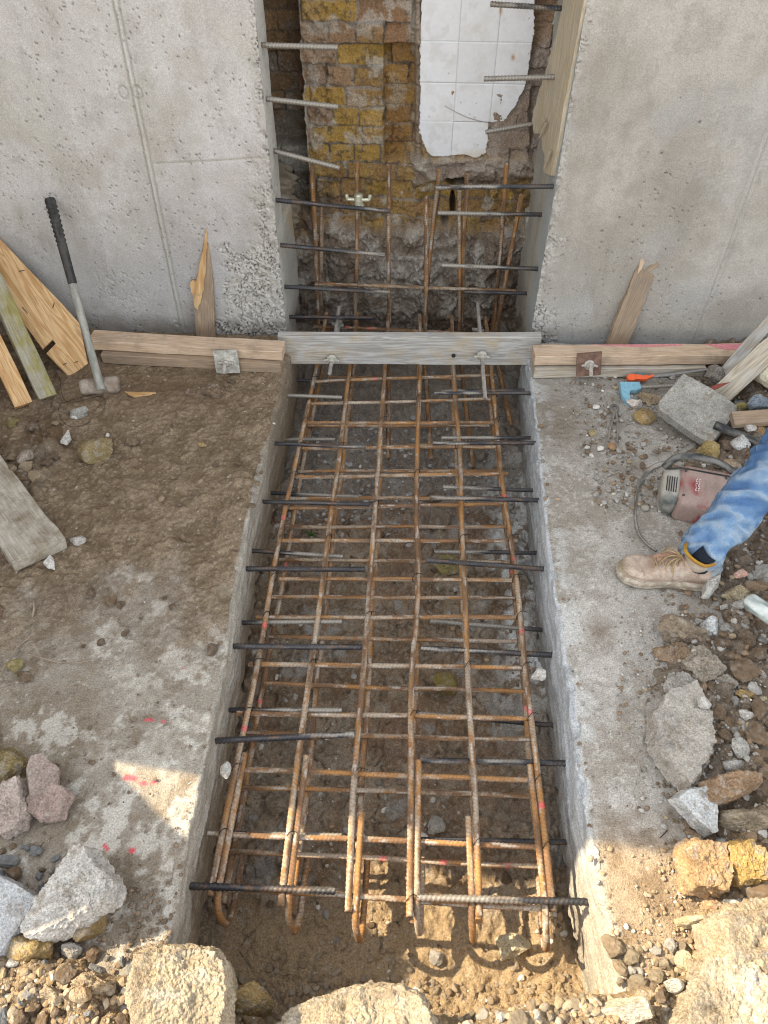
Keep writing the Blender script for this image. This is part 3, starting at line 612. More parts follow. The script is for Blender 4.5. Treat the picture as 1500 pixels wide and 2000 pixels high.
# starter bars standing in front of the footing
st_ = empty('starter_cage', (0, 3.5, -.4)); tag(st_, 'upright rusty starter bars standing in front of the brick footing', 'rebar cage')
vert = [((609, 330), (624, 690), 3.46), ((628, 400), (632, 690), 3.60), ((698, 318), (694, 690), 3.56), ((760, 320), (760, 690), 3.52), ((833, 384), (829, 690), 3.42), ((858, 330), (825, 690), 3.60), ((897, 372), (895, 690), 3.48), ((912, 338), (897, 690), 3.62), ((990, 318), (958, 690), 3.58), ((1019, 380), (963, 690), 3.44)]
for k, (a, b, yy) in enumerate(vert):
    A = aty(*a, yy-.02); B = aty(*b, yy)
    B = B+(B-A)*max(0, (B[2]+.33)/(A[2]-B[2])); B[2] = max(B[2], -.33)
    P = [A, A*.5+B*.5+np.array([.004*(-1)**k, 0, 0]), B+np.array([0, 0, .05])]
    if k in (0, 2, 3, 4, 6, 8): P = P[:2]+smooth_path(np.array([P[2], B+np.array([0, -.01, .012]), B+np.array([0, -.07, 0])]), 3).tolist()+[B+np.array([.03, -1.02+.1*(k % 3), .055])]
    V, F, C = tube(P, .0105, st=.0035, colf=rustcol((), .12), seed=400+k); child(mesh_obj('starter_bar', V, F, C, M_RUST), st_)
for k, (a, b, yy, mk) in enumerate([((615, 554), (1008, 568), 3.42, ()), ((612, 637), (958, 654), 3.44, (.18, .30, .66, .9)), ((625, 650), (960, 664), 3.62, ())]):
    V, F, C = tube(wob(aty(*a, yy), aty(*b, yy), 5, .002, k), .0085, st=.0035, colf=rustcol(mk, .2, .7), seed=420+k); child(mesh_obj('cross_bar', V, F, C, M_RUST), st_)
# ------------------------------------------------------------ dowels
def dowel(a, b, X0, label, group, r=.0098, coat=.5, cf=.45, rust=0., seed=0, back=.05):
    A = atx(*a, X0); B = aty(*b, A[1]); B[2] = max(B[2], hs(B[0], B[1])+.012) if A[1] < 3 else B[2]
    d = (A-B)/np.linalg.norm(A-B)
    V, F, C = tube(np.array([A+d*back, A, B]), r, colf=blackcol(coat, rust, cf), seed=seed, rib=.12, pitch=.0125)
    V = V-A; o = mesh_obj('dowel_bar', V, F, C, M_STEEL); o.location = A
    return tag(o, label, 'steel bar', group)
ORD = ['nearest the camera', 'second from the near end', 'third from the near end', 'fourth from the near end', 'fifth from the near end', 'sixth from the near end', 'seventh from the near end', 'eighth from the near end', 'ninth from the near end', 'tenth from the near end', 'eleventh from the near end', 'twelfth from the near end', 'thirteenth from the near end', 'farthest, beside the cross beam']
LD = [((360, 1730), (655, 1740)), ((395, 1628), (668, 1633)), ((412, 1447), (692, 1434)), ((437, 1387), (668, 1387)), ((449, 1262), (706, 1264)), ((472, 1216), (668, 1214)), ((484, 1111), (712, 1112)), ((500, 1076), (670, 1087)), ((515, 980), (722, 985)), ((532, 963), (700, 970)), ((535, 866), (715, 874)), ((552, 858), (655, 858)), ((557, 772), (668, 776)), ((575, 742), (640, 746))]
RD = [((1162, 1762), (815, 1753)), ((1120, 1645), (822, 1640)), ((1117, 1491), (820, 1485)), ((1085, 1417), (818, 1394)), ((1087, 1280), (822, 1266)), ((1068, 1231), (840, 1213)), ((1070, 1112), (832, 1094)), ((1053, 1080), (848, 1077)), ((1055, 977), (840, 972)), ((1042, 958), (865, 951)), ((1043, 865), (845, 866)), ((1032, 855), (862, 855)), ((1028, 768), (848, 768)), ((1018, 762), (860, 764))]
for k, (a, b) in enumerate(LD):
    dowel(a, b, -.535, f'black bar out of the left slab edge, {ORD[k]}', 'dowel bars out of the left slab', r=.0092 if k in (0, 2, 4, 6) else .0080, coat=[.5, .9, .55, .9, .1, 1, .15, .9, .1, .9, .5, 1, 1.2, .3][k], cf=[.6, .3, .5, .3, .9, .1, .9, .3, .9, .2, .5, .1, 0, .5][k], seed=500+k)
for k, (a, b) in enumerate(RD):
    dowel(a, b, .525, f'black bar out of the right slab edge, {ORD[k]}', 'dowel bars out of the right slab', r=.0092 if k in (0, 2, 4, 6, 8) else .0080, coat=[.8, .35, .4, .8, .55, .9, .2, .9, .5, .8, .5, .8, .4, .6][k], cf=[.3, .5, .2, .4, .3, .2, .7, .4, .4, .4, .4, .3, .4, .5][k], rust=.3 if k in (0, 8) else 0, seed=520+k)
WL = [((513, 88), (660, 93)), ((522, 193), (660, 209)), ((536, 295), (663, 328)), ((541, 391), (762, 413)), ((550, 479), (752, 498)), ((558, 560), (762, 571)), ((567, 619), (728, 621))]
WR = [((1105, 17), (958, 8)), ((1098, 150), (945, 154)), ((1062, 238), (948, 258)), ((1078, 364), (850, 366)), ((1055, 419), (855, 416)), ((1048, 525), (862, 518)), ((1027, 573), (905, 570))]
TO = ['topmost in the frame', 'second from the top', 'third from the top', 'fourth from the top', 'fifth from the top', 'sixth from the top', 'lowest, above the cross beam']
for k, (a, b) in enumerate(WL): dowel(a, b, -.556, f'ribbed bar out of the left wall edge, {TO[k]}', 'dowel bars out of the left wall', coat=[1.2, 1.1, 1.2, .4, .5, .4, .2][k], cf=[0, 0, 0, .6, .6, .6, .5][k], seed=540+k, r=.0092)
for k, (a, b) in enumerate(WR): dowel(a, b, .56, f'ribbed bar out of the right wall edge, {TO[k]}', 'dowel bars out of the right wall', coat=[.5, 1., 1.2, .5, .8, .8, .2][k], cf=[.1, 0, 0, .3, .3, .3, .5][k], seed=560+k, r=.0092)
# ------------------------------------------------------------ added unseen shade casters: a thin tall wall and a cut sheet, left of the view
V, F, C = join([boxq(-2.42, -2.2, 1.125, 9, -.5, 7.0, (.42, .36, .30))]); caster = mesh_obj('shade_wall', V, F, C, M_BRICK, smooth=False)
tag(caster, 'tall plain wall added out of frame on the left to cast shade', 'wall')
def prism(name, pts, d, mat, parent=None, **k):
    """closed polygon pts (3D, planar) pushed along d"""
    bm = bmesh.new(); vs = [bm.verts.new(p) for p in pts]; f = bm.faces.new(vs)
    r = bmesh.ops.extrude_face_region(bm, geom=[f]); bmesh.ops.translate(bm, verts=[e for e in r['geom'] if isinstance(e, bmesh.types.BMVert)], vec=d)
    bmesh.ops.recalc_face_normals(bm, faces=bm.faces); me = bpy.data.meshes.new(name); bm.to_mesh(me); bm.free()
    o = bpy.data.objects.new(name, me); me.materials.append(mat); return link(o, parent)
tag(prism('shade_sheet', [(-2.0, y, z) for y, z in ((1.3, -.1), (1.3, 1.05), (1.055, 1.18), (.95, 1.33), (.81, 1.58), (.74, 1.53), (.585, 1.16), (.52, 1.13), (.10, 1.10), (.05, -.1))], (-.02, 0, 0), W_DIRT), 'unseen sheet added out of frame on the left, cut to cast a shadow band', 'shade sheet')  # added sheet, outline shaped to throw the near left shadow band
# ------------------------------------------------------------ timber
def frame_m(p, ex, ez):
    ex = Vector(ex).normalized(); ez = Vector(ez); ey = ez.cross(ex).normalized(); ez = ex.cross(ey)
    M = Matrix((ex, ey, ez)).transposed().to_4x4(); M.translation = Vector(p); return M
def plank(name, p0, p1, wd, th, up, mat, label=None, cat='timber', seg=24, warp=.002, seed=0, parent=None, taper=None):
    """board from p0 to p1 (centre line of its top face), wd across, th down"""
    p0 = np.array(p0, float); p1 = np.array(p1, float); L = np.linalg.norm(p1-p0); M = frame_m(p0, p1-p0, up)
    bv = .0025; prof = [(-wd/2, -bv), (-wd/2+bv, 0), (-wd/4, 0), (0, 0), (wd/4, 0), (wd/2-bv, 0), (wd/2, -bv), (wd/2, -th+bv), (wd/2-bv, -th), (-wd/2+bv, -th), (-wd/2, -th+bv)]
    xs = np.concatenate([[0], np.linspace(.002, L-.002, seg), [L]]); V = []
    for k, x in enumerate(xs):
        sh = 0 if 0 < k < len(xs)-1 else .0025
        for q, (a, b) in enumerate(prof):
            n = warp*float(vn(np.array([x*9+seed*3.1]), np.array([a*20+b*30+seed])) [0])
            V.append((x, a*(1-sh/wd*2)+n, b+n*.6+(-sh if b > -th/2 else sh)*.5))
    m = len(prof); F = []
    for k in range(len(xs)-1):
        for q in range(m): F.append((k*m+q, k*m+(q+1) % m, (k+1)*m+(q+1) % m, (k+1)*m+q))
    F.append(tuple(range(m))[::-1]); F.append(tuple((len(xs)-1)*m+q for q in range(m)))
    o = mesh_obj(name, V, F, None, mat, smooth=False, matrix=M)
    bm = bmesh.new(); bm.from_mesh(o.data); bmesh.ops.recalc_face_normals(bm, faces=bm.faces); bm.to_mesh(o.data); bm.free()
    if label: tag(o, label, cat)
    return o
def polyplate(name, px, P, n, th, mat, gx_px, label=None, cat='timber', ragged=0., seed=0, skip=()):
    """flat board whose outline px lies on the plane (P, n); grain runs along gx_px"""
    n = np.array(n, float); n /= np.linalg.norm(n); P0 = atp(*px[0], P, n)
    g = atp(*gx_px[1], P, n)-atp(*gx_px[0], P, n); M = frame_m(P0, g, n)
    Mi = M.inverted(); pts = []
    r = np.random.default_rng(seed)
    for i in range(len(px)):
        a, b = np.array(px[i], float), np.array(px[(i+1) % len(px)], float); k = max(1, int(np.hypot(*(b-a))/6)) if ragged and i not in skip else 1
        for j in range(k):
            q = a+(b-a)*j/k+(r.normal(0, ragged, 2) if j else 0); v = Mi @ Vector(atp(*q, P, n)); pts.append((v.x, v.y, 0))
    bm = bmesh.new(); vs = [bm.verts.new(p) for p in pts]; f = bm.faces.new(vs)
    rr = bmesh.ops.extrude_face_region(bm, geom=[f]); bmesh.ops.translate(bm, verts=[e for e in rr['geom'] if isinstance(e, bmesh.types.BMVert)], vec=(0, 0, -th))
    bmesh.ops.recalc_face_normals(bm, faces=bm.faces)
    bmesh.ops.bevel(bm, geom=[e for e in bm.edges if e.calc_length() > .03], offset=min(.002, th*.2), segments=1, affect='EDGES', clamp_overlap=True)
    bmesh.ops.triangulate(bm, faces=bm.faces)
    me = bpy.data.meshes.new(name); bm.to_mesh(me); bm.free(); me.materials.append(mat)
    o = bpy.data.objects.new(name, me); o.matrix_world = M; link(o)
    if label: tag(o, label, cat)
    return o
def smash(o, scale, amp, cuts=0):
    pass
UPZ = (0, 0, 1)
# boards at the wall foot: left pair, right pair, centre beam on edge
plank('batten', (-1.40, 2.835, .098), (-.538, 2.79, .098), .088, .044, UPZ, W_TIM, 'pale pine batten lying on another at the left wall foot', 'timber', seed=1)
plank('batten', (-1.345, 2.80, .051), (-.545, 2.765, .051), .082, .048, UPZ, W_DIRT, 'muddy lower batten under the pale one at the left wall foot', 'timber', seed=2)
plank('batten', (.548, 2.80, .106), (1.56, 2.86, .106), .090, .046, UPZ, W_TIM, 'pine batten with pink sprayed edge at the right wall foot', 'timber', seed=3)
plank('batten', (.552, 2.785, .052), (1.30, 2.83, .052), .088, .048, UPZ, W_PALE, 'lower pine batten under the pink edged one at the right wall foot', 'timber', seed=4)
pinkb = surf('pink spray', .8, .1, 200, .3, 90, tint=(.60, .24, .25))
def sheetq(name, pts, mat, parent): return child(prism(name, pts, (0, 0, .0015), mat), parent)
bt = [o for o in S.objects if o.name == 'batten.002'][0]
sheetq('spray_mark', [(.80, 2.855, .1065), (1.20, 2.878, .1065), (1.20, 2.867, .1065), (1.0, 2.850, .1065)], pinkb, bt)
sheetq('spray_mark', [(1.30, 2.885, .1065), (1.50, 2.896, .1065), (1.50, 2.845, .1065), (1.38, 2.846, .1065)], pinkb, bt)
beam = plank('cross_beam', (-.575, 2.885, .100), (.590, 2.905, .118), .040, .148, UPZ, W_GREY, 'weathered grey timber beam on edge spanning the trench mouth', 'timber', seed=5)
def ring_tube(P, r, ns=10, st=.004, rib=0, pitch=.01, col=(.5, .5, .5), prof=None):
    return tube(np.array(P, float), r, st=st, ns=ns, rib=rib, pitch=pitch, prof=prof, colf=lambda s, th, L, sd: np.zeros(s.shape+(3,))+np.array(col)*(1+.25*fb(s, th, s=30, o=3, seed=sd))[..., None])
M_ZINC = surf('zinc steel', .45, .2, 300, .25, 120, .5, .6, bd=.002)
M_CRUST = surf('cement crusted steel', .85, .5, 260, .3, 120, .3, bd=.004)
def wingnut(c, ax, sc=1., col=(.42, .41, .36), mat=None):
    c = np.array(c, float); ax = np.array(ax, float); ax /= np.linalg.norm(ax); s = np.cross(ax, [0, 0, 1.]); s /= np.linalg.norm(s); u = np.cross(s, ax)
    L = [ring_tube([c, c+ax*.012*sc, c+ax*.03*sc], .017*sc, 12, col=col), ring_tube([c-ax*.004*sc, c+ax*.006*sc], .027*sc, 14, col=col)]
    for q in (-1, 1):
        for dd in (s,): L.append(ring_tube([c+ax*.012*sc+dd*q*.01*sc, c+ax*.014*sc+dd*q*.034*sc, c+ax*.022*sc+dd*q*.040*sc], .0075*sc, 8, col=col, prof=([0, 1], [1.2, .8])))
    return join(L)
for (px, lab, ln) in (((648, 700), 'short tie rod with wing nut through the left end of the beam', .115), ((941, 693), 'long tie rod with crusted nut through the right end of the beam', .30)):
    c = aty(*px, 2.862); a = np.array([0, -1, -.02]); root = empty('tie_rod', c); tag(root, lab, 'tie rod')
    V, F, C = ring_tube([c-a*.42, c+a*ln], .0085, 8, rib=.1, col=(.36, .33, .30)); child(mesh_obj('rod', V, F, C, M_CRUST), root)
    V, F, C = wingnut(c+a*.004, a, .85); child(mesh_obj('wing_nut', V, F, C, M_CRUST), root)
hole_c = aty(886, 695, 2.862); V, F, C = ring_tube([hole_c+np.array([0, .004, 0]), hole_c+np.array([0, -.0015, 0])], .009, 12, col=(.02, .02, .02)); child(mesh_obj('bolt_hole', V, F, C, M_RUB), beam)
# plates bolted on the battens
def plate(px, label, col, mat, rot, z=.03):
    c = aty(*px, 2.722); root = empty('bolt_plate', c); tag(root, label, 'plate washer')
    n = np.array([0, -1, .25]); n /= np.linalg.norm(n); M = frame_m(c, (1, 0, 0), n) @ Matrix.Rotation(rot, 4, 'Z')
    g = np.linspace(-.052, .052, 15); A, B = np.meshgrid(g, g, indexing='ij'); D = .006-.004*np.exp(-((np.abs(A)-np.abs(B))/.008)**2)+.010*np.exp(-(A**2+B**2)/.0006)
    n3 = fb(A+px[0], B, s=90, o=3, seed=2); Cc = np.array(col)*(1+.35*n3)[..., None]
    V, F, C = grid(A, B, D+.001*n3, Cc); V2, F2, C2 = grid(A[::-1], B[::-1], D[::-1]*0-.002, Cc)
    child(mesh_obj('plate', *join([(V, F, C), (V2, F2, C2), boxq(-.052, .052, -.052, .052, -.002, .002, col)]), mat, matrix=M), root)
    V, F, C = ring_tube([c, c+n*.045, c+n*.05+np.array([0, -.03, -.02])], .008, 8, rib=.1, col=(.4, .37, .33)); child(mesh_obj('rod', V, F, C, M_CRUST), root)
    V, F, C = wingnut(c+n*.008, n, .8, col=(.42, .39, .35)); child(mesh_obj('wing_nut', V, F, C, M_CRUST), root)
plate((443, 706), 'grey pressed square plate with nut on the left battens', (.40, .39, .35), M_CRUST, .06)
plate((1150, 711), 'dark rusty square plate with nut on the right battens', (.16, .095, .07), M_RUST, .12)
# galvanised wing nut threaded on a bar in the opening, two couplers low down
c = aty(700, 392, 3.40); nutr = empty('formwork_nut', c); tag(nutr, 'shiny zinc wing nut hanging above the left dowel bar in the opening', 'wing nut')
V, F, C = join([ring_tube([c+np.array([0, 0, -.025]), c+np.array([0, 0, .03])], .020, 12, col=(.62, .62, .5)), ring_tube([c+np.array([0, 0, -.03]), c+np.array([0, 0, -.018])], .027, 12, col=(.62, .62, .5))]); child(mesh_obj('sleeve', V, F, C, M_ZINC), nutr)
for q in (-1, 1):
    V, F, C = ring_tube([c+np.array([q*.012, 0, .004]), c+np.array([q*.050, 0, .006]), c+np.array([q*.054, 0, .028])], .0085, 8, col=(.62, .62, .5)); child(mesh_obj('wing', V, F, C, M_ZINC), nutr)
for px, lab in (((660, 640), 'crusted grey coupler on the left low bar behind the beam'), ((933, 650), 'crusted grey coupler on the right low bar behind the beam')):
    c = aty(*px, 3.40); V, F, C = join([ring_tube([c+np.array([.012, 0, .04]), c, c+np.array([-.01, -.05, -.10])], .014, 10, col=(.34, .34, .32)), ring_tube([c+np.array([-.03, 0, .02]), c+np.array([.03, 0, .014])], .010, 8, col=(.34, .33, .30))])
    o = mesh_obj('coupler', V-c, F, C, M_CRUST); o.location = c; tag(o, lab, 'coupler')
# stakes against the walls
n_w = (0, -1, .10)
sk = polyplate('split_stake', [(385, 672), (381, 620), (378, 585), (371, 552), (374, 548), (382, 549), (388, 528), (398, 470), (402, 440), (405, 445), (410, 500), (416, 560), (420, 672)], (-.95, 2.985, 0), n_w, .022, W_DIRT, [(400, 670), (403, 450)], 'pointed splintered pine stake standing against the left wall', 'timber', ragged=.5, seed=3)
sc_ = polyplate('fresh_split', [(380, 600), (378, 585), (371, 552), (376, 547), (383, 551), (388, 528), (399, 472), (403, 442), (405, 460), (402, 520), (398, 560), (392, 592), (386, 605)], (-.95, 2.978, 0), n_w, .004, W_NEW, [(390, 600), (403, 450)], ragged=.8, seed=4); child(sc_, sk)
sk2 = polyplate('snapped_board', [(1183, 682), (1222, 686), (1240, 640), (1262, 580), (1284, 525), (1299, 498), (1311, 478), (1316, 468), (1306, 461), (1296, 463), (1286, 458), (1266, 482), (1245, 518), (1222, 580), (1205, 620)], (1.0, 2.97, 0), (.1, -1, .16), .024, W_DIRT, [(1200, 680), (1290, 470)], 'snapped brown board leaning on the right wall with a frayed top', 'timber', ragged=.7, seed=5)
sc_ = polyplate('fresh_split', [(1286, 459), (1294, 462), (1281, 482), (1262, 508), (1246, 535), (1250, 512), (1266, 484)], (1.0, 2.963, 0), (.1, -1, .16), .004, W_TIM, [(1246, 530), (1290, 462)], ragged=.8, seed=6); child(sc_, sk2)
sc_ = polyplate('splinter', [(1262, 524), (1283, 512), (1301, 500), (1300, 508), (1284, 520), (1266, 530)], (1.0, 2.960, 0), (.1, -1, .16), .004, W_DIRT, [(1262, 524), (1300, 500)], ragged=.8, seed=6); child(sc_, sk2)
# shuttering board on the right reveal
fb_o = polyplate('shuttering_board', [(1106, -160), (1146, -160), (1141, 0), (1118, 120), (1100, 215), (1088, 290), (1076, 343), (1062, 338), (1064, 305), (1058, 290), (1060, 262), (1044, 262), (1040, 230), (1052, 180), (1068, 130), (1086, 70), (1100, 0)], (.548, 3.1, 0), (-1, -.12, 0), .02, W_FORM, [(1070, 330), (1120, 0)], 'splintered shuttering board hanging on the right side of the opening', 'timber', ragged=1.0, seed=7, skip=(0, 1, 2, 3, 4, 5, 16))
for q, (a, b) in enumerate((((1060, 232), (1048, 262)), ((1064, 238), (1052, 270)), ((1072, 292), (1060, 330)))):
    o = polyplate('splinter', [a, (a[0]+3, a[1]+4), (b[0]+1, b[1]), b], (.530, 3.1, 0), (-1, -.12, 0), .003, W_FORM, [a, b]); child(o, fb_o)
# left timbers leaning in the corner
lb_n = np.cross(atz(135, 737, 0)-atz(172, 712, .02), np.array([-1.80, 2.99, .47])-atz(172, 712, .02)); lb_n = -lb_n if lb_n[1] > 0 else lb_n
pine = polyplate('sheathing_board', [(135, 737), (172, 710), (155, 631), (120, 592), (60, 530), (0, 466), (-90, 372), (-130, 440), (-60, 520), (10, 585), (60, 650), (83, 682), (103, 663), (109, 671), (90, 690)], atz(172, 712, .02), lb_n, .019, W_NEW, [(150, 725), (-20, 480)], 'wide fresh pine board with a square notch leaning in the left corner', 'timber')
for q, (a, b) in enumerate((((37, 530), (48, 528)), ((103, 602), (106, 591)), ((44, 600), (54, 612)), ((146, 708), (152, 706)), ((124, 712), (130, 709)))):
    n = lb_n/np.linalg.norm(lb_n); A = atp(*a, atz(172, 712, .02)+n*.004, n); B = atp(*b, atz(172, 712, .02)+n*.012, n); V, F, C = ring_tube([A, B], .0017, 6, col=(.08, .06, .05)); child(mesh_obj('nail', V, F, C, M_RUST), pine)
plank('leaning_plank', atz(94, 775, .03), aty(-85, 385, 2.98), .072, .05, (.5, -.55, .5), W_GREEN, 'green stained plank with cement crust leaning beside the notched board', 'timber', seed=6, warp=.003)
plank('leaning_plank', atz(46, 790, .03), aty(-120, 440, 2.9), .072, .045, (.45, -.6, .5), W_NEW, 'orange pine plank leaning at the far left edge of the photo', 'timber', seed=7)
plank('dark_plank', atz(-20, 800, .0), aty(-190, 520, 2.9), .10, .04, (.5, -.6, .5), W_DIRT, 'dark board leaning behind the left planks', 'timber', seed=8)
# right timbers
plank('leaning_plank', atz(1405, 772, .07), aty(1575, 618, 2.72), .085, .046, (-.25, -.6, .75), W_PALE, 'pale split plank leaning up over the broken concrete block', 'timber', seed=9, warp=.004)
plank('leaning_plank', atz(1395, 752, .06), aty(1545, 580, 2.92), .05, .04, (-.3, -.7, .6), W_GREY, 'narrow grey board behind the pale split plank on the right', 'timber', seed=10)
plank('short_board', atz(1432, 816, .13), atz(1590, 806, .15), .060, .03, (0, -.35, 1), W_DIRT, 'short muddy brown board lying at the right edge beside the concrete block', 'timber', seed=12)
pk = polyplate('red_splinter', [(1384, 757), (1400, 750), (1426, 746), (1405, 757), (1392, 763)], atz(1400, 757, .13), (0, -.4, 1), .006, surf('red oxide', .8, .2, 200, .3, 100, tint=(.22, .06, .045)), [(1384, 757), (1426, 746)], 'small red painted splinter at the top of the concrete block', 'splinter')
# wooden plank lying on the debris, left
plank('muddy_plank', atz(-75, 868, .07), atz(77, 1075, .055), .180, .045, (.12, .0, 1), W_STAIN, 'broad cement stained plank lying on the mud at the left edge', 'timber', seed=13, warp=.004)
polyplate('wood_chip', [(243, 764), (252, 770), (262, 774), (280, 771), (304, 766), (290, 765), (270, 766), (255, 765)], (0, 0, .02), (0, 0, 1), .008, W_NEW, [(243, 764), (304, 766)], 'fresh yellow wood chip on the mud right of the sledgehammer', 'wood chip', ragged=.6)
# ------------------------------------------------------------ stones
def ico(n):
    t = (1+5**.5)/2; V = [(-1, t, 0), (1, t, 0), (-1, -t, 0), (1, -t, 0), (0, -1, t), (0, 1, t), (0, -1, -t), (0, 1, -t), (t, 0, -1), (t, 0, 1), (-t, 0, -1), (-t, 0, 1)]
    F = [(0, 11, 5), (0, 5, 1), (0, 1, 7), (0, 7, 10), (0, 10, 11), (1, 5, 9), (5, 11, 4), (11, 10, 2), (10, 7, 6), (7, 1, 8), (3, 9, 4), (3, 4, 2), (3, 2, 6), (3, 6, 8), (3, 8, 9), (4, 9, 5), (2, 4, 11), (6, 2, 10), (8, 6, 7), (9, 8, 1)]
    V = [np.array(v)/np.linalg.norm(v) for v in V]
    for _ in range(n):
        mid = {}; G = []
        def m(a, b):
            k = (min(a, b), max(a, b))
            if k not in mid: v = V[a]+V[b]; V.append(v/np.linalg.norm(v)); mid[k] = len(V)-1
            return mid[k]
        for a, b, c in F:
            x, y, z = m(a, b), m(b, c), m(c, a); G += [(a, x, z), (b, y, x), (c, z, y), (x, y, z)]
        F = G
    return np.array(V), np.array(F)
ICO = {n: ico(n) for n in (1, 2, 3, 4, 5)}; ICO[6] = None
def chunk(half, seed, lvl=4, planes=None, npl=14, rough=.03, ang=.75):
    """stone: convex hull of cutting planes, roughened; half = half extents"""
    if ICO[lvl] is None: ICO[lvl] = ico(lvl)
    D, F = ICO[lvl]; r = np.random.default_rng(seed); half = np.array(half, float)
    if planes is None:
        N = r.normal(size=(npl, 3)); N /= np.linalg.norm(N, axis=1)[:, None]; h = r.uniform(ang, 1., npl); dots = D @ N.T
        R = np.where(dots > 1e-3, h/np.maximum(dots, 1e-3), 9).min(1); R = np.minimum(R, 1.12); V = D*R[:, None]*half
    else:
        N, h = planes; E = D*half; dots = E @ N.T; R = np.where(dots > 1e-6, h/np.maximum(dots, 1e-6), 99).min(1); V = E*R[:, None]
    mh = half.mean(); s = 1/mh; n1 = fb(V[:, 0]+seed, V[:, 1], V[:, 2], s=1.2*s, o=3, seed=seed); n2 = fb(V[:, 0]+seed, V[:, 1], V[:, 2], s=5*s, o=3, seed=seed+9)
    nr = V/(np.linalg.norm(V, axis=1)[:, None]+1e-9); n4 = fb(V[:, 0]+seed, V[:, 1], V[:, 2], s=75, o=3, seed=seed+19, g=.6); n5 = fb(V[:, 0], V[:, 1]+seed, V[:, 2], s=190, o=2, seed=seed+29); V = V+nr*((n1*rough*1.2+n2*rough*.6)*half.min()+n4*min(.0045, half.min()*rough)+n5*min(.0022, half.min()*rough*.5))[:, None]
    return V, F, n1, n2
def stonecol(base, n1, n2, V, seed, dust=.3):
    base = np.array(base, float); n3 = fb(V[:, 0], V[:, 1], V[:, 2]+seed, s=60, o=3, seed=seed+3); c = base*(1+.22*n1+.2*n2)[:, None]
    c = mix(c, (.17, .13, .09), ss(.15, .8, n2+.5*n3)*.6); c = mix(c, (.45, .43, .39), ss(.1, .9, n3+n1*.4)*dust); return c
PAL = dict(grey=(.34, .325, .30), pale=(.46, .44, .41), brown=(.22, .155, .10), mud=(.165, .118, .08), tan=(.33, .255, .17), yellow=(.31, .225, .11), ochre=(.29, .205, .09), white=(.66, .65, .62), red=(.30, .17, .12), pink=(.50, .30, .24), sand=(.31, .255, .18), slate=(.24, .25, .26), olive=(.24, .20, .09))
def gscale(x, y, z):
    P = atz(x, y, z); d = float((P-CAM)@FV); a = PX(P[0], P[1]+.05, P[2]); b = PX(P[0], P[1]-.05, P[2]); return P, FPX/d, abs(a[1]-b[1])/.1
STONES = []
def rock(x, y, w, h, col, label, seed, cat='stone', rough=.08, hz=None, rot=0, lvl=4, group=None, name='stone', z=None, dust=.3, ang=.60, npl=11):
    g = atz(x, y, 0); zz = hs(g[0], g[1]) if z is None else z
    for _ in range(3): g = atz(x, y, zz); zz = hs(g[0], g[1]) if z is None else z
    P, kx, ky = gscale(x, y, zz); a, b = w/kx/2, h/ky/2*.92; c = (hz or min(a, b)*.75)
    P = atz(x, y, zz+c*.45); b = max(b-c*.25, b*.6)
    V, F, n1, n2 = chunk((a, b, c), seed, lvl, rough=rough, ang=ang, npl=npl)
    o = mesh_obj(name, V, F, stonecol(PAL[col] if isinstance(col, str) else col, n1, n2, V, seed, dust), M_ROCK, smooth=False); o.location = (P[0], P[1], zz+c*.45); o.rotation_euler = (random.uniform(-.15, .15), random.uniform(-.15, .15), rot)
    tag(o, label, cat, group); STONES.append((P[0], P[1], max(a, b))); return o
def slabrock(px, z, th, col, label, seed, cat='stone', tilt=(0, 0), rough=.05, lvl=5, name='stone', dust=.3, mat=None, side=None):
    """flat topped piece whose top outline is px (convex, photo pixels) at height z, tilted by (dz/dx, dz/dy)"""
    n = np.array([-tilt[0], -tilt[1], 1.]); n /= np.linalg.norm(n); c2 = np.mean(px, 0); P = atz(*c2, z)
    Q = np.array([atp(*p, P, n) for p in px]); cc = Q.mean(0)-n*th/2; M = frame_m(cc, np.cross([0, 1, 0], n), n); Mi = np.array(M.inverted())
    L = (np.c_[Q, np.ones(len(Q))] @ Mi.T)[:, :3]; A = L[:, :2]; area = sum(A[i-1][0]*A[i][1]-A[i][0]*A[i-1][1] for i in range(len(A)))
    if area < 0: A = A[::-1]
    N = []; h = []
    for i in range(len(A)):
        a, b = A[i-1], A[i]; e = b-a; m = np.array([e[1], -e[0]]); m /= np.linalg.norm(m)+1e-9; t = .12; nn = np.array([m[0], m[1], t]); nn /= np.linalg.norm(nn); N.append(nn); h.append(nn@np.array([a[0], a[1], th/2]))
    N += [np.array([0, 0, 1.]), np.array([0, 0, -1.])]; h += [th/2, th/2]
    half = np.array([np.ptp(A[:, 0])/2, np.ptp(A[:, 1])/2, th*.75])
    V, F, n1, n2 = chunk(half, seed, lvl, planes=(np.array(N), np.maximum(np.array(h), .002)), rough=rough)
    o = mesh_obj(name, V, F, stonecol(PAL[col] if isinstance(col, str) else col, n1, n2, V, seed, dust), mat or M_ROCK, matrix=M, smooth=False); tag(o, label, cat); STONES.append((cc[0], cc[1], max(half[:2]))); return o
